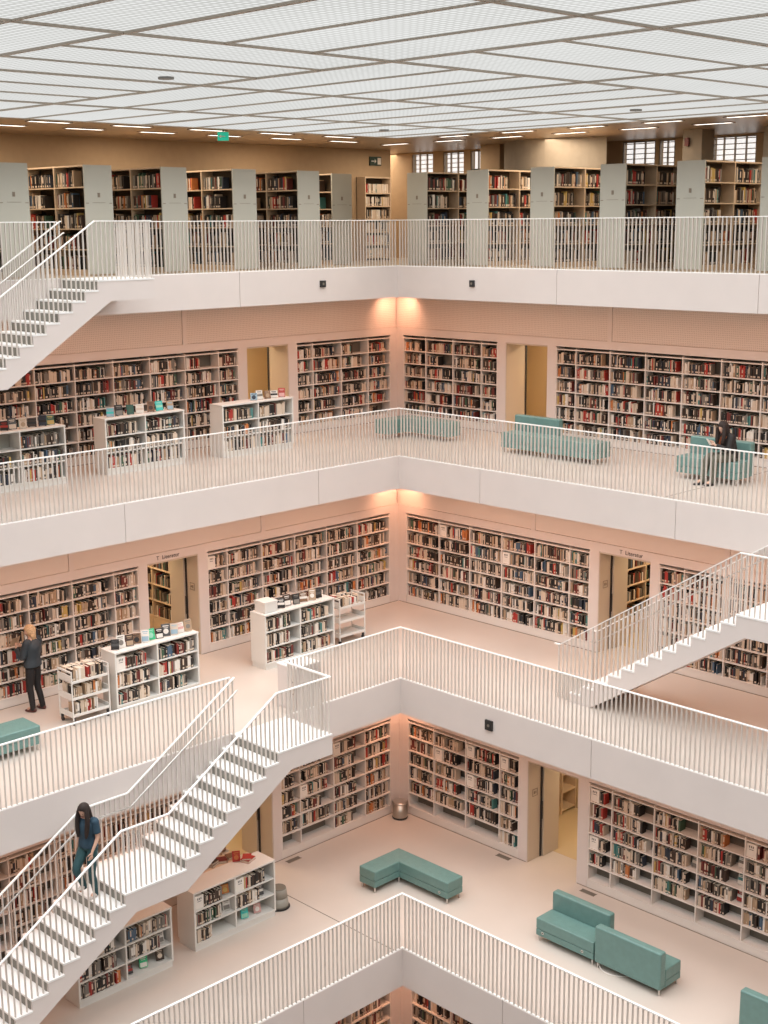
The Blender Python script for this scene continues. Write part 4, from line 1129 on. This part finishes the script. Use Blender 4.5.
pc = ['tan', 'pink', 'cream', 'brown', 'tan', 'dark red', 'cream', 'brown', 'tan', 'pink', 'cream', 'dark brown']
for i in range(12):
    cx_, cy_ = 3.95 + (-0.15, 0.15)[i % 2], -9.12 + (-0.36, -0.12, 0.12, 0.36)[(i//2) % 4]
    lv = i//8
    lying(cx_, cy_, ZD+1.09 + 0.0505*lv, 0.19, 0.2, 0.05, R((i*37) % 60 - 30), pc[i], '%s book %s heap, %s pile from left, %s side, small display table' % (pc[i], 'beneath' if lv == 0 else 'topping', ORD[(i//2) % 4 + 1], 'far' if i % 2 == 0 else 'near'), grp='books heaped on the small display table')
for i in range(4):
    display_book(3.75 + 0.13*(i % 2), -9.5 + 0.24*i, ZD+1.09 + (0.0505 if i < 3 else 0.0505) + (0.0505 if i == 0 else 0.0), 0.14, 0.24, R(-40+15*i), ['dark brown', 'dark red', 'black', 'brown'][i], ['tan', 'pink', 'tan', 'cream'][i],
                 '%s display book standing on the small table heap behind the stairs bookcase' % ['dark brown', 'dark red', 'black', 'brown'][i])

# ------------------------------------------------------------------ people
def skin_mesh(V, E, mats_, sub=2):
    # V: {name: (pos, r)}  E: [(a, b)]  first name is the root
    names = list(V); idx = {n: i for i, n in enumerate(names)}
    me = bpy.data.meshes.new('skin'); me.from_pydata([V[n][0] for n in names], [(idx[a_], idx[b_]) for a_, b_ in E], [])
    o = bpy.data.objects.new('skin', me); COL.objects.link(o)
    m = o.modifiers.new('skin', 'SKIN'); m.use_smooth_shade = True; m.branch_smoothing = 0.3
    if not me.skin_vertices: me.skin_vertices.new() if hasattr(me.skin_vertices, 'new') else None
    for i, n in enumerate(names):
        r = V[n][1]; sv = me.skin_vertices[0].data[i]; sv.radius = (r, r) if not isinstance(r, tuple) else r; sv.use_root = (i == 0)
    s = o.modifiers.new('sub', 'SUBSURF'); s.levels = sub; s.render_levels = sub
    bpy.context.view_layer.update()
    d = bpy.context.evaluated_depsgraph_get(); out = bpy.data.meshes.new_from_object(o.evaluated_get(d)); bpy.data.objects.remove(o)
    out.materials.clear()
    for x in mats_: out.materials.append(x)
    for p in out.polygons: p.use_smooth = True; p.material_index = 0
    return out
def join_meshes(ms, mats_):
    bm = bmesh.new()
    for me, mi in ms:
        n0 = len(bm.faces); bm.from_mesh(me); bm.faces.ensure_lookup_table()
        for f in bm.faces[n0:]: 
            if mi is not None: f.material_index = mi
            f.smooth = True
    out = bpy.data.meshes.new('joined'); bm.to_mesh(out); bm.free()
    for x in mats_: out.materials.append(x)
    return out
def blob(fn, seg=28, rings=18):
    bm = bmesh.new(); bmesh.ops.create_uvsphere(bm, u_segments=seg, v_segments=rings, radius=1.0)
    for v in bm.verts: v.co = Vector(fn(v.co))
    me = bpy.data.meshes.new('b'); bm.to_mesh(me); bm.free(); return me
M_SKIN = mat('skin', (0.60, 0.36, 0.26), 0.5); M_SKIN2 = mat('skin_pale', (0.66, 0.42, 0.31), 0.5)
M_LIP = mat('lips', (0.42, 0.14, 0.12), 0.45); M_EYE = mat('eye_dark', (0.03, 0.02, 0.015), 0.3)
def head_mesh(c, yawz, nod, sc=1.0):
    # face looks to +y before rotation; c is the head centre
    def shape(p):
        x, y, z = p; w = 0.073*(1 - 0.22*max(0, -z)**1.5); d = 0.092*(1 - 0.12*max(0, -z)); X = x*w; Y = y*d; Zz = z*0.115
        if y > 0.2: 
            X *= 1 - 0.05*(y-0.2); Y += 0.004*max(0, -z)
            Y += 0.020*math.exp(-((x/0.16)**2 + ((z+0.12)/0.17)**2))          # nose
            Y -= 0.008*math.exp(-(((abs(x)-0.40)/0.16)**2 + ((z-0.10)/0.12)**2))   # eye sockets
            Y += 0.006*math.exp(-((x/0.3)**2 + ((z+0.48)/0.08)**2))           # mouth
            Y += 0.008*math.exp(-((x/0.35)**2 + ((z+0.85)/0.15)**2))          # chin
        return (X, Y, Zz)
    hm = blob(shape, 40, 30)
    parts = [(hm, 0)]
    for sx in (-1, 1):
        parts.append((blob(lambda p, sx=sx: (sx*0.029 + p.x*0.011, 0.083 + p.y*0.004, 0.012 + p.z*0.006), 12, 8), 2))
        parts.append((blob(lambda p, sx=sx: (sx*0.072 + p.x*0.008, -0.002 + p.y*0.018, -0.008 + p.z*0.030), 12, 8), 0))
    parts.append((blob(lambda p: (p.x*0.024, 0.096 + p.y*0.005, -0.055 + p.z*0.0065), 12, 8), 1))
    out = join_meshes(parts, [])
    out.transform(Matrix.Translation(c) @ Matrix.Rotation(yawz, 4, 'Z') @ Matrix.Rotation(-nod, 4, 'X') @ Matrix.Scale(sc, 4))
    return out
def hand(V, E, pre, wrist, dirv, side, curl, palm_n, sc=1.0):
    # fingers run along dirv and curl towards palm_n ; side = unit vector towards the thumb
    d = Vector(dirv).normalized(); n = Vector(palm_n).normalized(); s = Vector(side).normalized(); W_ = Vector(wrist)
    V[pre+'palm'] = (tuple(W_ + d*0.045*sc), (0.020, 0.024)); E.append((pre+'wrist', pre+'palm'))
    V[pre+'knuck'] = (tuple(W_ + d*0.078*sc), (0.019, 0.022)); E.append((pre+'palm', pre+'knuck'))
    for j, (off, ln) in enumerate(((0.030, 0.068), (0.010, 0.078), (-0.010, 0.072), (-0.030, 0.056))):
        b0 = W_ + d*0.088*sc + s*off*sc
        a1 = curl*0.5; a2 = curl*1.2
        p1 = b0 + (d*math.cos(a1) + n*math.sin(a1))*ln*0.5*sc
        p2 = p1 + (d*math.cos(a2) + n*math.sin(a2))*ln*0.5*sc
        V[pre+'f%da' % j] = (tuple(b0), 0.0095*sc); V[pre+'f%db' % j] = (tuple(p1), 0.0085*sc); V[pre+'f%dc' % j] = (tuple(p2), 0.0072*sc)
        E += [(pre+'knuck', pre+'f%da' % j), (pre+'f%da' % j, pre+'f%db' % j), (pre+'f%db' % j, pre+'f%dc' % j)]
    t0 = W_ + d*0.035*sc + s*0.034*sc; t1 = t0 + (d*0.8 + s*0.5 + n*0.4).normalized()*0.035*sc; t2 = t1 + (d*0.9 + n*0.6).normalized()*0.028*sc
    V[pre+'ta'] = (tuple(t0), 0.011*sc); V[pre+'tb'] = (tuple(t1), 0.010*sc); V[pre+'tc'] = (tuple(t2), 0.008*sc)
    E += [(pre+'palm', pre+'ta'), (pre+'ta', pre+'tb'), (pre+'tb', pre+'tc')]
def person(loc, rz, J, label, skin, yawh, nod, clothes):
    """J: joints dict in local space, facing +y. clothes: list of (name, V, E, material)"""
    V = {}; E = []
    def add(n, r): V[n] = (J[n], r)
    add('pelvis', (0.11, 0.085)); add('waist', (0.10, 0.075)); add('chest', (0.12, 0.085)); add('neckb', (0.075, 0.06)); add('neck', 0.046); add('skull', 0.055)
    E += [('pelvis','waist'), ('waist','chest'), ('chest','neckb'), ('neckb','neck'), ('neck','skull')]
    for s in 'LR':
        add(s+'sh', 0.052); add(s+'el', 0.038); add(s+'wrist', (0.024, 0.022))
        E += [('neckb', s+'sh'), (s+'sh', s+'el'), (s+'el', s+'wrist')]
        add(s+'hip', 0.072); add(s+'kn', 0.050); add(s+'an', 0.034); add(s+'toe', (0.036, 0.028))
        E += [('pelvis', s+'hip'), (s+'hip', s+'kn'), (s+'kn', s+'an'), (s+'an', s+'toe')]
        d, side, curl, pn = J[s+'hand']; hand(V, E, s, J[s+'wrist'], d, side, curl, pn)
    body = skin_mesh(V, E, [skin], 2)
    hc = Vector(J['head']); hm = head_mesh(hc, yawh, nod)
    me = join_meshes([(body, 0), (hm, None)], [skin, M_LIP, M_EYE])
    o = link('person', me); o.location = loc; o.rotation_euler = (0, 0, rz); tag(o, label, 'person')
    for (nm, CV, CE, m) in clothes:
        if isinstance(CV, dict): cme = skin_mesh(CV, CE, [m], 2)
        else: cme = CV; cme.materials.clear(); cme.materials.append(m)
        link(nm, cme, o, smooth=True)
    return o
def loft(path, seg=20, sub=6, cap=True):
    """path: list of (x, y, z, rx, ry); a smooth tube, rings perpendicular to the path, rx kept along the body's side axis"""
    P = []; n = len(path)
    def g(i): return path[max(0, min(n-1, i))]
    for i in range(n-1):
        for k in range(sub):
            t = k/sub; a_, b_, c_, d_ = g(i-1), g(i), g(i+1), g(i+2)
            P.append([0.5*((2*b_[q]) + (-a_[q]+c_[q])*t + (2*a_[q]-5*b_[q]+4*c_[q]-d_[q])*t*t + (-a_[q]+3*b_[q]-3*c_[q]+d_[q])*t**3) for q in range(5)])
    P.append(list(path[-1]))
    V = []; F = []
    for i, p in enumerate(P):
        q0, q1 = P[max(0, i-1)], P[min(len(P)-1, i+1)]
        d = (Vector(q1[:3]) - Vector(q0[:3])).normalized()
        X = Vector((1,0,0)); X = (X - d*X.dot(d))
        if X.length < 0.2: X = Vector((0,1,0)) - d*d.y
        X.normalize(); Y = d.cross(X)
        for k in range(seg):
            t = 2*math.pi*k/seg; V.append(Vector(p[:3]) + X*math.cos(t)*p[3] + Y*math.sin(t)*p[4])
    for i in range(len(P)-1):
        for k in range(seg):
            j = (k+1) % seg; F.append((i*seg+k, i*seg+j, (i+1)*seg+j, (i+1)*seg+k))
    if cap: F.append(tuple(range(seg-1, -1, -1))); F.append(tuple(range((len(P)-1)*seg, len(P)*seg)))
    me = bpy.data.meshes.new('loft'); me.from_pydata([tuple(v) for v in V], [], F)
    bm = bmesh.new(); bm.from_mesh(me); bmesh.ops.recalc_face_normals(bm, faces=bm.faces); bm.to_mesh(me); bm.free(); return me
def lerp3(a_, b_, t): return Vector(a_).lerp(Vector(b_), t)
def hair_mesh(c, yawh, nod, length, width, back=0.03, front=False):
    hc = Vector(c); Mx = Matrix.Translation(hc) @ Matrix.Rotation(yawh, 4, 'Z') @ Matrix.Rotation(-nod, 4, 'X')
    def cap(p):
        x, y, z = p; X = x*0.096; Y = y*0.112 - 0.018; Zz = z*0.128 + 0.014
        if y > 0.30 and z < 0.50: Y = min(Y, 0.048 + 0.03*max(0, z))
        if y > 0.55 and z < 0.45: X = (1 if x > 0 else -1)*max(abs(X), 0.066)
        w = 1 + 0.02*math.sin(24*math.atan2(y, x)); return (X*w, Y*w, Zz)
    a_ = blob(cap, 48, 28); a_.transform(Mx)
    parts = [(a_, 0)]
    w = width
    m_ = loft([(0, -0.03, 0.06, w*0.85, 0.06), (0, -0.05, -0.03, w*1.05, 0.07), (0.0, -0.06-back*0.3, -length*0.45, w*1.15, 0.06), (0.01, -0.06-back*0.6, -length*0.8, w*0.95, 0.045), (0.015, -0.06-back, -length, w*0.5, 0.02)], 24, 6)
    for v in m_.vertices:
        an = math.atan2(v.co.y+0.05, v.co.x); k = 1 + 0.05*math.sin(9*an + v.co.z*30); v.co.x *= k
    m_.transform(Matrix.Translation(hc) @ Matrix.Rotation(yawh*0.7, 4, 'Z')); parts.append((m_, 0))
    if front:
        for sx in (-1, 1):
            l_ = loft([(sx*0.060, 0.01, 0.07, 0.030, 0.045), (sx*0.085, 0.035, -0.04, 0.032, 0.052), (sx*0.100, 0.055, -length*0.40, 0.042, 0.040), (sx*0.090, 0.075, -length*0.75, 0.040, 0.030), (sx*0.075, 0.085, -length*0.98, 0.018, 0.014)], 16, 6)
            l_.transform(Matrix.Translation(hc) @ Matrix.Rotation(yawh*0.8, 4, 'Z')); parts.append((l_, 0))
    return join_meshes(parts, [])
def shoe(J, s, m, sc=1.0):
    an = Vector(J[s+'an']); toe = Vector(J[s+'toe']); d = (toe-an); d.z = 0; d.normalize(); zf = J.get(s+'floor', 0.0)
    base = Vector((an.x, an.y, zf)) + d*0.055
    ang = math.atan2(d.y, d.x)
    def fn(p):
        x, y, z = p; L = 0.135; w = 0.046*(1 - 0.10*abs(x)); hh = 0.034 if x > 0.1 else 0.050 + 0.010*max(0, -x)
        return (x*L, y*w*(1.0), 0.0 + hh + (z if z > -0.7 else -0.7)*hh*1.0)
    me = blob(fn, 24, 16); me.transform(Matrix.Translation(base + Vector((0, 0, -0.012))) @ Matrix.Rotation(ang, 4, 'Z')); return me
def std_pants(J, r=(0.092, 0.066, 0.052), wr=1.0, seated=False):
    P, Wt = Vector(J['pelvis']), Vector(J['waist']); up_ = (Wt-P).normalized(); parts = []
    q = [P+up_*0.10, P+up_*0.03, P-up_*0.05, P-up_*0.095]
    R4 = [(0.140, 0.108), (0.162, 0.122), (0.165, 0.122), (0.12, 0.09)]
    parts.append((loft([(*a_, b_[0]*wr, b_[1]*wr) for a_, b_ in zip(q, R4)]), 0))
    for s_ in 'LR':
        h, k, n = Vector(J[s_+'hip']), Vector(J[s_+'kn']), Vector(J[s_+'an'])
        parts.append((loft([(*h, r[0], r[0]), (*h.lerp(k, 0.5), r[0]*0.93, r[0]*0.93), (*k, r[1], r[1]), (*k.lerp(n, 0.5), r[1]*0.92, r[1]*0.92), (*(n + Vector((0,0,-0.045))), r[2], r[2])]), 0))
    return join_meshes(parts, []), None
def std_top(J, sleeve=1.0, rs=(0.066, 0.055, 0.044), rb=1.0, hem=0.0):
    P, Wt, C_, N = (Vector(J[q]) for q in ('pelvis', 'waist', 'chest', 'neckb')); dn = (P-Wt).normalized(); parts = []
    parts.append((loft([(*(P+dn*hem), 0.176*rb, 0.130*rb), (*(P.lerp(Wt, 0.4)), 0.166*rb, 0.125*rb), (*Wt, 0.150*rb, 0.115*rb), (*C_, 0.172*rb, 0.125*rb), (*C_.lerp(N, 0.6), 0.168*rb, 0.105*rb), (*N, 0.125*rb, 0.075*rb), (*(N+(N-C_)*0.22), 0.062, 0.055)], 28), 0))
    for s_ in 'LR':
        sh, el, wr = (Vector(J[s_+q]) for q in ('sh', 'el', 'wrist')); inn = sh.lerp(N, 0.35) + Vector((0,0,-0.01))
        pts = [(*inn, rs[0]*0.9, rs[0]*0.9), (*sh, rs[0], rs[0])]
        if sleeve <= 0.5: e_ = sh.lerp(el, sleeve*2); pts += [(*sh.lerp(e_, 0.5), rs[1]+0.006, rs[1]+0.006), (*e_, rs[1]+0.004, rs[1]+0.004)]
        else: pts += [(*sh.lerp(el, 0.5), (rs[0]+rs[1])/2, (rs[0]+rs[1])/2), (*el, rs[1], rs[1]), (*el.lerp(wr, (sleeve-0.5)), (rs[1]+rs[2])/2, (rs[1]+rs[2])/2), (*el.lerp(wr, (sleeve-0.5)*2*0.97), rs[2], rs[2])]
        parts.append((loft(pts), 0))
    return join_meshes(parts, []), None
# --- blonde reader standing at the shelves, middle gallery
J = dict(pelvis=(0,0,0.93), waist=(0,0.0,1.08), chest=(0,-0.01,1.27), neckb=(0,-0.02,1.41), neck=(0,0.0,1.48), skull=(0,0.02,1.55), head=(0,0.035,1.58),
         Lsh=(-0.17,-0.02,1.39), Lel=(-0.22,0.06,1.12), Lwrist=(-0.11,0.27,1.22), Rsh=(0.17,-0.02,1.39), Rel=(0.23,0.05,1.12), Rwrist=(0.10,0.28,1.21),
         Lhip=(-0.085,0,0.88), Lkn=(-0.10,0.02,0.49), Lan=(-0.11,-0.03,0.09), Ltoe=(-0.12,0.10,0.045),
         Rhip=(0.085,0,0.88), Rkn=(0.10,0.0,0.48), Ran=(0.12,-0.09,0.09), Rtoe=(0.14,0.04,0.045),
         Lhand=((0.5,0.65,0.45),(0,0.2,1),0.5,(0.8,-0.5,0)), Rhand=((-0.5,0.65,0.45),(0,0.2,1),0.5,(-0.8,-0.5,0)))
pv, pe = std_pants(J); tv, te = std_top(J, 1.0, rs=(0.078,0.066,0.054), rb=1.16, hem=0.02)
hm = hair_mesh(J['head'], R(42), R(20), 0.17, 0.092, back=0.015)
shm = join_meshes([(shoe(J, 'L', None), 0), (shoe(J, 'R', None), 0)], [])
reader = person((1.08, -11.06, ZC), R(112), J, 'person with blonde hair, dark blue jacket and black trousers reading at the shelves', M_SKIN2, R(42), R(20),
       [('trousers', pv, pe, mat('trousers_black', (0.012, 0.011, 0.012), 0.7)), ('jacket', tv, te, mat('jacket_slate', (0.030, 0.042, 0.052), 0.6, noise=0.12, nscale=12)),
        ('hair', hm, None, mat('hair_blonde', (0.55, 0.36, 0.20), 0.7, noise=0.3, nscale=40)), ('shoes', shm, None, mat('shoe_brown', (0.09, 0.025, 0.02), 0.45))])
hb = Vector((0, 0.38, 1.30)); hb.rotate(Matrix.Rotation(R(112), 3, 'Z'))
root = empty('book', (1.08+hb.x, -11.06+hb.y, ZC+hb.z-0.04), R(112), 'small open book held by the blonde reader', 'book')
mb = MB(); mb.hexa([(-0.12,0.03,0.0),(0,0,0),(0,0.008,0),(-0.12,0.038,0),(-0.12,-0.03,0.17),(0,-0.06,0.17),(0,-0.052,0.17),(-0.12,-0.022,0.17)])
mb.hexa([(0,0,0),(0.12,0.03,0.0),(0.12,0.038,0),(0,0.008,0),(0,-0.06,0.17),(0.12,-0.03,0.17),(0.12,-0.022,0.17),(0,-0.052,0.17)]); mb.obj('cover', [cmat('tan')], root)
# --- woman walking down the long stairs
zl0 = zt1(12.80-7.91) ; zl1 = zt1(13.05-7.91)
J = dict(pelvis=(0,0,0.94), waist=(0.0,0.0,1.09), chest=(0,0.01,1.27), neckb=(0,0.005,1.41), neck=(0,0.03,1.48), skull=(0,0.05,1.54), head=(0,0.065,1.565),
         Lsh=(-0.17,0.0,1.385), Lel=(-0.22,0.0,1.11), Lwrist=(-0.20,0.13,0.90), Rsh=(0.17,0.0,1.385), Rel=(0.22,-0.04,1.11), Rwrist=(0.21,0.05,0.87),
         Lhip=(-0.085,0,0.89), Lkn=(-0.09,0.05,0.46), Lan=(-0.09,-0.03,0.08), Ltoe=(-0.09,0.10,0.045),
         Rhip=(0.085,0,0.89), Rkn=(0.09,0.23,0.545), Ran=(0.08,0.06,0.20), Rtoe=(0.08,0.18,0.12), Rfloor=0.155,
         Lhand=((0.0,0.35,-0.9),(0.2,0.9,0.2),0.5,(1,0,0)), Rhand=((0.0,0.2,-0.95),(-0.2,0.9,0.2),0.5,(-1,0,0)))
pv, pe = std_pants(J, r=(0.095, 0.066, 0.050)); tv, te = std_top(J, 0.36, rs=(0.068, 0.062, 0.0), rb=1.05, hem=0.02)
hm = hair_mesh(J['head'], R(8), R(30), 0.46, 0.105, back=0.04, front=True)
shm = join_meshes([(shoe(J, 'L', None), 0), (shoe(J, 'R', None), 0)], [])
person((5.45, -12.72, zt1(12.66-7.91)+0.012), R(196), J, 'person with long dark hair, blue shirt and teal trousers walking down the long stairs', M_SKIN, R(8), R(30),
       [('trousers', pv, pe, mat('trousers_teal', (0.018, 0.065, 0.072), 0.75, noise=0.15, nscale=20)), ('shirt', tv, te, mat('shirt_blue', (0.020, 0.050, 0.078), 0.8, noise=0.12, nscale=18)),
        ('hair', hm, None, mat('hair_dark', (0.020, 0.010, 0.007), 0.75, noise=0.3, nscale=40)), ('shoes', shm, None, mat('shoe_pale', (0.50, 0.44, 0.40), 0.6))])
bpy.data.objects['person.001'].scale = (0.975, 0.975, 0.975)
# --- dark haired woman sitting on the upper sofa
J = dict(pelvis=(0,0.0,0.54), waist=(0,0.03,0.68), chest=(0,0.09,0.86), neckb=(0,0.13,0.99), neck=(0,0.17,1.055), skull=(0,0.20,1.11), head=(0,0.22,1.135),
         Lsh=(-0.16,0.13,0.965), Lel=(-0.19,0.22,0.71), Lwrist=(-0.06,0.42,0.80), Rsh=(0.16,0.13,0.965), Rel=(0.19,0.22,0.71), Rwrist=(0.06,0.42,0.80),
         Lhip=(-0.09,0.03,0.54), Lkn=(-0.11,0.46,0.53), Lan=(-0.10,0.50,0.10), Ltoe=(-0.10,0.63,0.05),
         Rhip=(0.09,0.03,0.54), Rkn=(0.10,0.47,0.54), Ran=(0.08,0.62,0.10), Rtoe=(0.09,0.75,0.05),
         Lhand=((0.35,0.7,0.5),(0.2,-0.2,1),0.9,(0.9,-0.3,0)), Rhand=((-0.35,0.7,0.5),(-0.2,-0.2,1),0.9,(-0.9,-0.3,0)))
pv, pe = std_pants(J, r=(0.095, 0.078, 0.060), wr=1.0); tv, te = std_top(J, 1.0, rs=(0.068, 0.060, 0.048), rb=1.05, hem=0.0)
hm = hair_mesh(J['head'], R(5), R(32), 0.36, 0.10, back=0.03, front=True)
shm = join_meshes([(shoe(J, 'L', None), 0), (shoe(J, 'R', None), 0)], [])
SC = {'a': ((-0.10,0.12,0.99), 0.030), 'b': ((-0.06,0.20,0.93), 0.030), 'c': ((0.07,0.21,0.90), 0.034), 'd': ((0.10,0.14,0.99), 0.030), 'e': ((0.09,0.24,0.78), 0.030), 'f': ((0.10,0.25,0.68), 0.026)}
person((9.36, 0.02, ZB), R(156), J, 'person with dark hair and black jacket sitting on the teal sofa, looking at a phone', M_SKIN2, R(5), R(32),
       [('trousers', pv, pe, mat('trousers_olive', (0.10, 0.10, 0.075), 0.8, noise=0.15, nscale=20)), ('jacket', tv, te, mat('jacket_black', (0.016, 0.013, 0.012), 0.7)),
        ('scarf', SC, [('a','b'),('b','c'),('c','d'),('c','e'),('e','f')], mat('scarf_orange', (0.35, 0.10, 0.04), 0.8)),
        ('hair', hm, None, mat('hair_dark', (0.020, 0.010, 0.007), 0.75)), ('boots', shm, None, mat('boot_black', (0.012, 0.011, 0.011), 0.4))])
ph = Vector((0.0, 0.50, 0.87)); ph.rotate(Matrix.Rotation(R(156), 3, 'Z'))
root = empty('phone', (9.36+ph.x, 0.02+ph.y, ZB+ph.z-0.06), R(156), 'pale phone held by the seated person', 'phone')
mb = MB(); mb.box(-0.036, 0.036, -0.004, 0.004, 0, 0.145); o_ = mb.obj('case', [M_SIGNW], root); o_.data.transform(Matrix.Rotation(R(-35), 4, 'X'))
mb = MB(); mb.box(-0.032, 0.032, -0.0055, -0.0042, 0.006, 0.139); o_ = mb.obj('screen', [M_DARK], root); o_.data.transform(Matrix.Rotation(R(-35), 4, 'X'))
